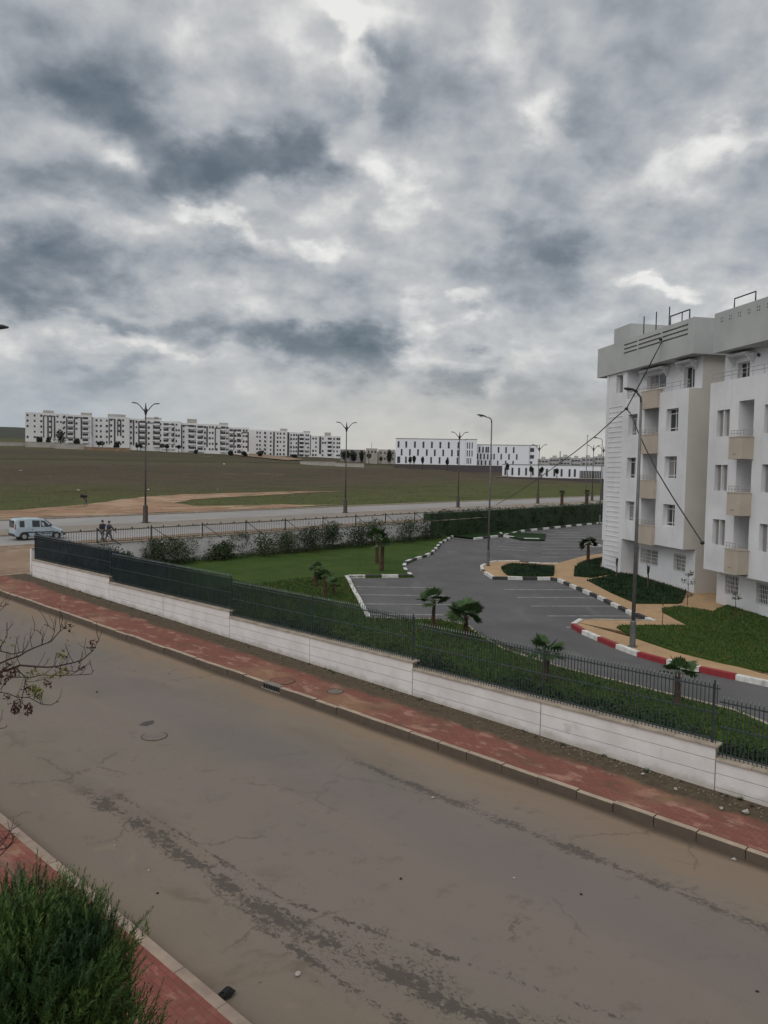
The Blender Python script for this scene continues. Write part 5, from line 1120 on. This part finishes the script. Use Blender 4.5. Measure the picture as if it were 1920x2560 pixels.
# ------------------------------------------------------------------ white van on the boulevard
def make_van(p,rot):
    e=empty('parked_van',p,rot,label='white van with side windows on the boulevard, behind the netted fence corner',cat='van')
    st=[(0.0,.40,.95,1.02,.74,.72),(.06,.34,1.02,1.68,.80,.66),(.25,.28,1.04,1.79,.84,.68),(1.2,.26,1.04,1.84,.85,.69),(2.05,.26,1.03,1.82,.85,.68),(2.45,.26,1.02,1.72,.85,.64),(3.10,.26,1.0,1.16,.84,.66),(3.55,.26,.86,.99,.83,.66),(3.95,.28,.72,.82,.76,.60),(4.08,.36,.58,.66,.64,.52)]
    b=MB(); vs=[]; K=0
    for x,zb,zl,zr,w1,w2 in st:
        half=[(0,zb),(w1*.9,zb),(w1,zb+.12),(w1,(zb+zl)/2+.05),(w1*.99,zl),(w2+(w1-w2)*.15,zr-(zr-zl)*.12 if zr-zl>.3 else zl+(zr-zl)*.6),(w2*.9,zr-.015),(0,zr)]
        ring=[(x,y,z) for y,z in half]+[(x,-y,z) for y,z in half[-2:0:-1]]; K=len(ring); vs+=ring
    fs=[(i*K+k,i*K+(k+1)%K,(i+1)*K+(k+1)%K,(i+1)*K+k) for i in range(len(st)-1) for k in range(K)]+[tuple(range(K-1,-1,-1)),tuple((len(st)-1)*K+k for k in range(K))]
    b.add(vs,fs); b.build('body',M['van_paint'],e,smooth=False,bevel=.02)
    def side(name,poly,m,par=e,off=.012):
        for sgn in (-1,1):
            def Y(x,z):
                for a,c in zip(st,st[1:]):
                    if a[0]<=x<=c[0]+1e-6:
                        t=(x-a[0])/(c[0]-a[0]); zl=a[2]+(c[2]-a[2])*t; w1=a[4]+(c[4]-a[4])*t; w2=a[5]+(c[5]-a[5])*t; zr=a[3]+(c[3]-a[3])*t
                        if z<=zl: return w1
                        k=min(1,(z-zl)/max(.05,(zr-zl)*.88)); return w1*.99+(w2+(w1-w2)*.15-w1*.99)*k
                return .8
            q=MB(); n=len(poly); o_=[(x,sgn*(Y(x,z)+off),z) for x,z in poly]; i_=[(x,sgn*(Y(x,z)-.03),z) for x,z in poly]
            q.add(o_+i_,[tuple(range(n))]+[(k,(k+1)%n,n+(k+1)%n,n+k) for k in range(n)]); q.build(name,m,par)
    side('side_window',[(.42,1.10),(.80,1.10),(.80,1.62),(.42,1.60)],M['glass'])
    side('side_window',[(1.42,1.10),(2.02,1.08),(2.02,1.62),(1.42,1.64)],M['glass'])
    side('side_window',[(2.12,1.08),(2.92,1.06),(2.46,1.56),(2.12,1.62)],M['glass'])
    side('side_moulding',[(.9,.62),(3.2,.60),(3.2,.70),(.9,.72)],M['plastic'],off=.025)
    side('door_seam',[(2.06,.4),(2.075,.4),(2.075,1.7),(2.06,1.7)],M['plastic'],off=.006)
    side('door_seam',[(1.28,.4),(1.295,.4),(1.295,1.72),(1.28,1.72)],M['plastic'],off=.006)
    side('wheel_arch',[(.38,.30),(.42,.52),(.58,.68),(.78,.72),(.98,.68),(1.14,.52),(1.18,.30)],M['plastic'],off=.008)
    side('wheel_arch',[(2.98,.30),(3.02,.50),(3.18,.64),(3.38,.68),(3.58,.64),(3.72,.50),(3.76,.30)],M['plastic'],off=.008)
    side('tail_light',[(.03,.95),(.12,.95),(.12,1.35),(.07,1.35)],M['lamp_red'],off=.02)
    side('headlight',[(3.72,.62),(3.96,.58),(3.94,.74),(3.74,.80)],M['lamp_clear'],off=.02)
    q=MB(); q.box(-.02,.03,-.6,.6,1.06,1.62); q.build('rear_window',M['glass'],e)
    q=MB(); q.hexa([(2.50,-.60,1.66),(3.08,-.66,1.17),(3.08,.66,1.17),(2.50,.60,1.66),(2.52,-.60,1.70),(3.11,-.66,1.21),(3.11,.66,1.21),(2.52,.60,1.70)]); q.build('windscreen',M['glass'],e)
    for x0,x1 in ((-.08,.10),(3.98,4.16)):
        q=MB(); q.box(x0,x1,-.76,.76,.34,.56); q.build('bumper',M['plastic'],e,bevel=.03)
    for sgn in (-1,1):
        q=MB(); q.box(2.78,2.90,sgn*.86-.0,sgn*1.02,1.10,1.28); q.build('wing_mirror',M['plastic'],e,bevel=.02)
        q=MB(); q.box(1.36,1.50,sgn*.855-.01,sgn*.855+.03*sgn if sgn>0 else sgn*.855+.01,.86,.90); q.build('door_handle',M['plastic'],e)
    for x in (.78,3.38):
        for sgn in (-1,1):
            t=MB(); t.tube([(x,sgn*.64,.31),(x,sgn*.70,.31),(x,sgn*.86,.31),(x,sgn*.88,.31)],[.27,.31,.31,.28],20); w_=t.build('wheel',M['rubber'],e)
            t=MB(); t.tube([(x,sgn*.86,.31),(x,sgn*.895,.31)],[.20,.17],16); t.build('rim',M['hub'],w_)
    return e
vp_=W(63.0,24.75,.0)
vn=make_van(vp_,ROTZ-.12); vn.scale=(.95,.97,.97)
# ------------------------------------------------------------------ people
def skinmesh(joints,edges,radii,root=0,sub=1):
    me=bpy.data.meshes.new('tmp'); me.from_pydata(joints,edges,[]); o=bpy.data.objects.new('tmp',me); col.objects.link(o)
    sk=o.modifiers.new('s','SKIN'); sk.use_smooth_shade=True
    for i,r in enumerate(radii): me.skin_vertices[0].data[i].radius=(r,r) if not hasattr(r,'__len__') else r
    for i in range(len(joints)): me.skin_vertices[0].data[i].use_root=(i==root)
    sb_=o.modifiers.new('u','SUBSURF'); sb_.levels=sub; sb_.render_levels=sub
    dg=bpy.context.evaluated_depsgraph_get(); ev=o.evaluated_get(dg); m2=ev.to_mesh()
    bm=MB(); bm.add([v.co[:] for v in m2.vertices],[tuple(p.vertices) for p in m2.polygons]); ev.to_mesh_clear()
    bpy.data.objects.remove(o); bpy.data.meshes.remove(me); return bm
def person(p,rot,label,top,legs,stride=.32,h=1.75,carry=False,arms=(.25,-.25),lean=.05,phase=1):
    e=empty('person',p,rot,label=label,cat='person',group=None); k=h/1.75
    # x forward, y left
    J=[];E_=[];Rr=[]
    def add(q,r,par=None):
        J.append((q[0]*k,q[1]*k,q[2]*k)); Rr.append(r if hasattr(r,'__len__') else r*k)
        if par is not None: E_.append((par,len(J)-1))
        return len(J)-1
    pel=add((0,0,.95),.135); sp=add((lean*.4,0,1.12),.12,pel); ch=add((lean*.8,0,1.32),.145,sp); nk=add((lean,0,1.47),.058,ch); hb=add((lean+.02,0,1.56),.072,nk); hm=add((lean+.02,0,1.64),.088,hb); ht=add((lean+.01,0,1.71),.06,hm)
    legp=[]; armp=[]
    for sgn in (1,-1):
        f=stride*sgn*phase
        hip=add((0,.09*sgn,.88),.095,pel); kn=add((f*.45+.05,.10*sgn,.50),.062,hip); an=add((f-(.05 if f<0 else 0),.10*sgn,.10 if f>0 else .14),.042,kn); to=add((f+.14,.11*sgn,.035),.036,an); legp.append((hip,kn,an,to))
        g_=arms[0] if sgn>0 else arms[1]
        sh=add((lean,.19*sgn,1.40),.06,ch); el=add((lean+g_*.5-.02,.24*sgn,1.13),.045,sh); wr=add((lean+g_+.06,.23*sgn,.90),.028,el); pa=add((lean+g_+.08,.23*sgn,.84),.034,wr); armp.append((sh,el,wr))
        for q in range(4):
            a=add((lean+g_+.06+q*.018,.23*sgn,.80-.004*abs(q-1)),.010,pa); b=add((lean+g_+.075+q*.018,(.23-.012)*sgn,.765-.004*abs(q-1)),.008,a)
        a=add((lean+g_+.125,.225*sgn,.83),.010,pa); add((lean+g_+.145,.215*sgn,.80),.008,a)
    bm=skinmesh(J,E_,Rr,0,1)
    c=Vector(J[hm]); bm.ball((c.x+.088*k,c.y,c.z-.01),(.018,.012,.02),0,6,4)
    for sgn in (1,-1): bm.ball((c.x+.0,sgn*.088*k,c.z-.005),(.02,.012,.03),0,6,4); bm.ball((c.x+.078*k,sgn*.03*k,c.z+.012),(.01,.012,.008),0,6,4)
    bm.ball((c.x+.08*k,0,c.z-.045),(.01,.022,.006),0,6,4)
    bm.build('body',M['skin'],e,smooth=True)
    hr=MB(); hr.ball((c.x-.014,0,c.z+.03),(.098*k,.094*k,.09*k),0,10,8); hr.build('hair',M['hair'],e,smooth=True)
    def sub(ids,edges,grow,name,m):
        idx={a:i for i,a in enumerate(ids)}; b_=skinmesh([J[a] for a in ids],[(idx[a],idx[c_]) for a,c_ in edges],[ (Rr[a]+grow) for a in ids],0,1); b_.build(name,m,e,smooth=True)
    ids=[ch,sp,pel,nk]; ed=[(ch,sp),(sp,pel),(ch,nk)]
    for a,b,c_ in armp: ids+=[a,b,c_]; ed+=[(ch,a),(a,b),(b,c_)]
    sub(ids,ed,.022,'jacket',top)
    ids=[pel]; ed=[]
    for a,b,c_,d in legp: ids+=[a,b,c_]; ed+=[(pel,a),(a,b),(b,c_)]
    sub(ids,ed,.018,'trousers',legs)
    for (a,b,c_,d) in legp:
        s_=MB(); p0=Vector(J[c_]); p1=Vector(J[d]); s_.ball(((p0.x+p1.x)/2,(p0.y+p1.y)/2,(p0.z*.3+p1.z*.7)+.005),(.14*k,.05*k,.05*k),0,8,6); s_.build('shoe',M['black_cloth'],e,smooth=True)
    return e
pp_=at(255,1357); person(Vector(pp_),ROTZ+.5,'left one of two people in dark jackets walking side by side along the boulevard',M['black_cloth'],M['grey_cloth'],h=1.82,arms=(.12,-.2))
pp_=at(271,1357); person(Vector(pp_),ROTZ+.15,'right one of the two walkers, in a navy jacket and grey trousers, arm held forward',M['navy_cloth'],M['grey_cloth'],h=1.76,arms=(.1,.42),phase=-1)
ph=hit(215,1265); fp=person(Vector((ph[0],ph[1],ph[2])),2.9,'lone person in dark clothes standing on the dirt track in the field',M['black_cloth'],M['grey_cloth'],h=1.7,stride=.16,arms=(.1,.5))
bg=MB(); bg.ball((0,0,0),(.32,.14,.2),0,10,8); bg.tube([(-.2,0,.12),(0,0,.34),(.2,0,.12)],.015,5)
q=Vector((ph[0],ph[1],ph[2]))+Vector((-.42,-.1,1.25)); o=bg.build('shoulder_bag',M['black_cloth'],loc=q,smooth=True); tag(o,label='bulky dark bag held out by the lone person in the field',cat='bag')
# ------------------------------------------------------------------ near conifer at the bottom left
def conifer():
    base=W(10.9,4.35,.14); e=empty('conifer_tree',base,0,label='feathery dark green conifer crown filling the bottom left corner over the red pavement',cat='tree')
    rr=random.Random(900); o=Vector(base)
    c0=pd(45,2560,6.6); c1=pd(250,2660,6.7); c2=pd(40,2420,6.7)
    t=MB(); t.tube([(0,0,-.1),(.02,0,1.2),(c0-o)*.6,c0-o-Vector((0,0,.1))],[.10,.08,.05,.02],8)
    for _ in range(16):
        a=rr.uniform(0,6.28); s_=c0-o+Vector((0,0,rr.uniform(-1.3,.3))); t.tube([s_,s_+Vector((math.cos(a)*.35,math.sin(a)*.35,.3)),s_+Vector((math.cos(a)*.65,math.sin(a)*.65,.75))],[.02,.014,.006],5)
    t.build('trunk',M['bark'],e)
    cr=MB()
    def sprig(p,d,L):
        d=d.normalized(); a=d.cross(Vector((0,0,1)))
        if a.length<.1: a=Vector((1,0,0))
        a.normalize(); b=d.cross(a)
        bend=Vector((rr.gauss(0,.12),rr.gauss(0,.12),.1))
        n=int(L/.0098); w=a*.004
        prev=p
        cr.add([p-w,p+w,p+(d+bend*.5)*L*.6+w*.6,p+(d+bend*.5)*L*.6-w*.6],[(0,1,2,3)])
        for i in range(n):
            f=i/n; q=p+d*L*f+bend*L*f*f; an=rr.uniform(0,6.28); out=(a*math.cos(an)+b*math.sin(an)); l=(.022+.062*(1-f)**.8)*rr.uniform(.6,1.2)
            tip=q+(d*.95+out*.75).normalized()*l; ww=d.cross(out)*.0050
            cr.add([q-ww,q+ww,tip+ww*.3,tip-ww*.3],[(0,1,2,3)])
    def cloud(c,r,n,up=.8):
        for _ in range(n):
            while 1:
                v=Vector((rr.uniform(-1,1),rr.uniform(-1,1),rr.uniform(-1,1)))
                if .12<v.length<=1: break
            v=v*(.7+.3*v.length)
            p=c+Vector((v.x*r[0],v.y*r[1],v.z*r[2]))-o
            sprig(p,Vector((v.x*.7+rr.gauss(0,.2),v.y*.7+rr.gauss(0,.2),up+rr.uniform(-.2,.5)+v.z*.4)),rr.uniform(.16,.36))
    cloud(c0,(.95,.9,1.0),2300); cloud(c1,(.5,.5,.42),520,.6); cloud(c2,(.72,.6,.62),1300,1.); cloud(pd(215,2450,6.6),(.36,.4,.45),420,.9)
    for x,y,L in ((130,2215,.28),(185,2230,.3),(246,2230,.34),(60,2230,.25),(300,2320,.3),(335,2320,.22),(370,2310,.1),(20,2230,.28)):
        p=pd(x,y,6.6)-o; sprig(p-Vector((0,0,L)),Vector((.1,0,1)),L*1.3); sprig(p-Vector((.05,0,L*1.2)),Vector((.25,0,1)),L*1.1)
    p=pd(325,2335,6.6)-o; sprig(p,Vector((.75,0,.9)),.34)
    cr.build('foliage',M['conifer'],e)
conifer()
# ------------------------------------------------------------------ bare tree reaching in from the left
def bare_tree():
    base=W(16.5,4.6,.14); e=empty('bare_tree',base,0,label='nearly leafless tree whose dark twigs reach in over the street from the left edge',cat='tree'); o=Vector(base); rr=random.Random(77)
    D=12.; Z=lambda x,y,d=D: pd(x/2.592,1500+y/2.592,d)-o
    top=Z(-560,640,12.9)
    t=MB(); t.tube([(0,0,-.2),(.03,0,1.5),top*.55+Vector((0,0,.3)),top],[.14,.12,.09,.06],9); t.build('trunk',M['bark'],e,smooth=True)
    br=MB(); tips=[]
    def limb(pts,r0,r1=.006,tw=1.):
        P0_=[Vector(p) for p in pts]; P=[P0_[0]]
        for a_,b_ in zip(P0_,P0_[1:]):
            m_=max(1,int((b_-a_).length/.12))
            for q_ in range(1,m_+1): P.append(a_.lerp(b_,q_/m_)+(Vector((rr.gauss(0,.010),rr.gauss(0,.01),rr.gauss(0,.012))) if q_<m_ else Vector()))
        n=len(P); Rs=[r0+(r1-r0)*i/(n-1) for i in range(n)]; br.tube(P,Rs,5)
        for i in range(n-1):
            seg=P[i+1]-P[i]
            for _ in range(1 if rr.random()<seg.length*15*tw else 0):
                f=rr.random(); q=P[i]+seg*f; d=(seg.normalized()*.4+Vector((rr.gauss(0,.35),rr.gauss(0,.35),rr.uniform(.25,1.2)))).normalized(); l=rr.uniform(.08,.34)
                m_=q+d*l*.5+Vector((rr.gauss(0,.02),0,0)); t_=q+d*l+Vector((0,0,.03)); br.tube([q,m_,t_],[.0055,.004,.003],4); tips.append(t_)
                if rr.random()<.5: d2=(d+Vector((rr.gauss(0,.6),rr.gauss(0,.6),.3))).normalized(); br.tube([m_,m_+d2*l*.5],[.004,.0025],4)
    limb([top,Z(-300,520),Z(0,410),Z(130,360),Z(220,310),Z(330,270),Z(390,200),Z(405,120),Z(400,95)],.034)
    limb([Z(-300,520),Z(-100,480),Z(0,465),Z(130,422),Z(250,432),Z(370,430),Z(530,390),Z(600,330),Z(640,260),Z(625,205)],.026)
    limb([Z(60,500,12.1),Z(340,490),Z(500,485),Z(590,480),Z(607,455)],.008,tw=.6)
    limb([Z(100,440),Z(165,500),Z(160,560),Z(140,640),Z(150,680)],.010,tw=.4)
    limb([top,Z(-250,590,11.8),Z(0,597,11.8),Z(110,630,11.8),Z(190,632,11.8),Z(270,675,11.8),Z(330,680,11.8),Z(380,655,11.8)],.015,tw=.6)
    limb([Z(-60,420),Z(0,310),Z(25,270),Z(45,230),Z(45,145)],.012,tw=.3)
    limb([Z(-100,300),Z(0,330),Z(80,350),Z(150,335),Z(180,290),Z(180,265)],.012,tw=.6)
    limb([Z(-200,560,11.6),Z(-60,540,11.6),Z(40,440,11.6),Z(90,400)],.02,tw=.6)
    limb([Z(350,432),Z(430,455),Z(490,465),Z(540,430)],.007,tw=.8)
    limb([Z(270,292),Z(275,230),Z(240,195),Z(217,195)],.006,tw=.6); limb([Z(330,262),Z(355,200),Z(320,170),Z(285,158)],.005,tw=.6)
    limb([top,Z(-200,760),Z(0,832),Z(35,828),Z(47,812)],.012,tw=.3)
    limb([Z(-200,20),Z(-60,40),Z(20,40),Z(60,25)],.008,tw=.8); limb([Z(-150,120),Z(-50,90),Z(0,120)],.006,tw=.5); limb([top,Z(-400,250),Z(-200,20)],.03,tw=.4)
    br.build('branches',M['twig'],e)
    lf=MB()
    for x,y,n in ((405,350,14),(410,465,20),(240,470,9),(240,600,46),(222,570,12),(330,480,8),(60,275,5),(430,285,5),(200,490,6),(15,255,5),(450,170,5),(430,160,4)):
        lf.leaves(Z(x,y),(.09,.09,.09),int(n*1.6),.075,0,.1,rr=rr)
    lf.build('leaves',M['yleaf'],e)
    for x,y,n in ((80,465,34),(25,515,26),(105,705,46),(185,710,46),(305,540,16),(45,440,16),(50,640,12),(520,430,8),(170,580,12),(120,660,14),(610,280,10),(590,300,8),(440,170,8)):
        sd=MB(); sd.leaves(Z(x,y),(.075,.075,.10),int(n*1.8),.062,0,.1,rr=rr); sd.build('seed_cluster',M['seed'],e)
    # low twigs over the near pavement
    l2=MB(); Y=lambda x,y:pd(x/2.592,1950+y/2.592,10.5)-o
    for pts in (([-120,560],[0,490],[60,430],[90,380],[60,320]),([-60,480],[0,430],[40,380],[62,330]),([-100,420],[0,400],[70,345],[100,370]),([0,450],[45,440],[80,400],[95,360])):
        l2.tube([Y(*p) for p in pts],[.010,.008,.006,.005,.004][:len(pts)],5)
        for _ in range(7): q=Y(*pts[rr.randrange(1,len(pts))]); l2.tube([q,q+Vector((rr.gauss(0,.12),rr.gauss(0,.1),rr.uniform(-.02,.16)))],[.004,.002],4)
    l2.tube([(0,0,1.2),Y(-120,560)],[.03,.012],6)
    l2.build('branches',M['twig'],e)
bare_tree()
# ------------------------------------------------------------------ street furniture in the ground
dn=empty('street_drain',W((DR[0]+DR[1])/2,15.2),ROTZ,label='dark kerb drain inlet with iron bars in the far kerb',cat='drain')
d_=MB(); d_.box(-.04,.16,-.41,.41,-.25,-.02); d_.box(-.02,.16,-.41,.41,.125,.165); d_.box(.12,.16,-.4,.4,-.02,.125); d_.build('frame',M['concrete'],dn)
d_=MB()
for k in range(7): y=-.36+k*.12; d_.box(-.03,-.005,y-.02,y+.02,-.01,.13)
d_.build('grate',M['darkmetal'],dn)
d_=MB(); d_.box(.0,.11,-.4,.4,-.018,.12); d_.build('opening',M['paint_black'],dn)
def cover(s_,b_,h_,r_,label,m,ring):
    e=empty('manhole_cover',W(s_,b_,h_),ROTZ,label=label,cat='manhole cover'); n=28
    c=MB(); c.tube([(0,0,-.02),(0,0,.006)],r_*.9,n); c.build('lid',m,e)
    q=MB(); vs=[]
    for rr_,z in ((r_*.93,.009),(r_,.009),(r_,-.01),(r_*.93,-.01)): vs+=[(rr_*math.cos(2*math.pi*k/n),rr_*math.sin(2*math.pi*k/n),z) for k in range(n)]
    q.add(vs,[(j*n+k,j*n+(k+1)%n,((j+1)%4)*n+(k+1)%n,((j+1)%4)*n+k) for j in range(4) for k in range(n)]); q.build('ring',ring,e)
mcov=mat('dusty_cover',(.175,.155,.135),(.15,.13,.115),5,.9,.4,40)
cover(17.6,10.5,-.053,.34,'round dusty manhole cover in the middle of the street',mcov,M['bark'])
mred=mat('red_dusty_cover',(.22,.10,.075),(.16,.08,.06),5,.9,.4,40)
s_,b_=sb(706,1702,.14); cover(s_,b_,.14,.42,'large round cover in the red pavement just above the kerb drain',mred,M['bark'])
s_,b_=sb(838,1728,.14); cover(s_,b_,.14,.27,'smaller round cover in the red pavement right of the kerb drain',mcov,M['bark'])
sheet('asphalt_patch',[sb(347,1808),sb(360,1800),sb(384,1796),sb(386,1803),sb(366,1811)],-.046,mat('tar_patch',(.06,.052,.05),(.085,.075,.07),9,.8))
# litter and stones
def scrap(x,y,r_,label,m,seed,h=.0,group=None):
    rr=random.Random(seed); bm=MB(); bm.ball((0,0,r_*.35),(r_,r_*.7,r_*.45),0,7,5)
    bm.v=[(a*(1+rr.uniform(-.35,.35)),b*(1+rr.uniform(-.35,.35)),c*(1+rr.uniform(-.3,.5))) for a,b,c in bm.v]
    o=bm.build('litter' if m in('frame','paint_white') else 'stone',M['scrap' if m=='frame' else m],loc=Vector(at(x,y,h)),rotz=rr.uniform(0,6)); tag(o,label=label,cat='litter' if m in('frame','paint_white') else 'stone',group=group)
G1='white scraps of litter on the street'
for i,(x,y,r_,lab,m) in enumerate([(744,2438,.07,'pale crumpled scrap on the street near the bottom, largest of the litter','frame'),(622,1705,.05,'white scrap in the gutter left of the kerb drain','frame'),(656,1719,.045,'white scrap lying right before the kerb drain','frame'),(680,1729,.04,'small white scrap just right of the kerb drain','frame'),(1082,1995,.045,'small white scrap on the street beside the upper dark streak','frame'),(1835,2150,.06,'white scraps in the gutter near the right edge','frame'),(1285,2196,.035,'tiny white scrap right of the middle of the street','frame'),(287,2116,.035,'tiny pale scrap by the near kerb, left','frame'),(372,2178,.04,'tiny pale scrap right of the conifer top','frame'),
    (1002,2198,.035,'small dark stone in the middle of the street','rubber'),(1453,2237,.035,'small dark stone on the right half of the street','rubber'),(394,2234,.03,'small dark stone near the conifer','rubber'),(242,1731,.05,'dark leaf-like lump on the street beside the bare twigs','bark'),(1893,2480,.03,'small dark stone near the bottom right corner','rubber'),(650,2455,.03,'tiny pale stone left of the big scrap','stone'),(790,2452,.03,'tiny pale stone right of the big scrap','stone')]): scrap(x,y,r_*.8,lab,m,500+i,-.05,None)
for i,(x,y,r_,lab) in enumerate([(1864,2033,.09,'white crumpled scrap on the soil strip near the right edge'),(1802,2022,.06,'small white scrap on the soil strip under the last wall step'),(1607,1937,.05,'tiny white scrap on the soil strip below the wall, middle right'),(1689,1974,.05,'tiny pale scrap at the edge of the red pavement, left of the last wall step')]): scrap(x,y,r_,lab,'frame',540+i,.16)
scrap(566,2492,.12,'dark shoe-sized lump in the gutter against the near kerb at the bottom','rubber',560,-.05)
# pale stones and bags scattered over the field
for i,(x,y,r_,lab) in enumerate([(52,1178,.35,'pale stone far left in the field'),(560,1161,.4,'white bag lying in the upper field below the seventh block'),(371,1225,.2,'white bag beside the tall double lamp'),(544,1224,.18,'pale stone above the dirt track, right of the tall double lamp'),(196,1227,.3,'pale heap in the grass above the lone person')]):
    p=hit(x,y); rr=random.Random(600+i); bm=MB(); bm.ball((0,0,r_*.3),(r_,r_*.8,r_*.5),0,7,5); bm.v=[(a*(1+rr.uniform(-.3,.3)),b*(1+rr.uniform(-.3,.3)),c) for a,b,c in bm.v]
    tag(bm.build('stone' if 'stone' in lab else 'heap' if 'heap' in lab else 'bag',M['farwall'] if 'bag' not in lab else M['frame'],loc=Vector(p)),label=lab,cat='stone' if 'stone' in lab else 'heap' if 'heap' in lab else 'bag')
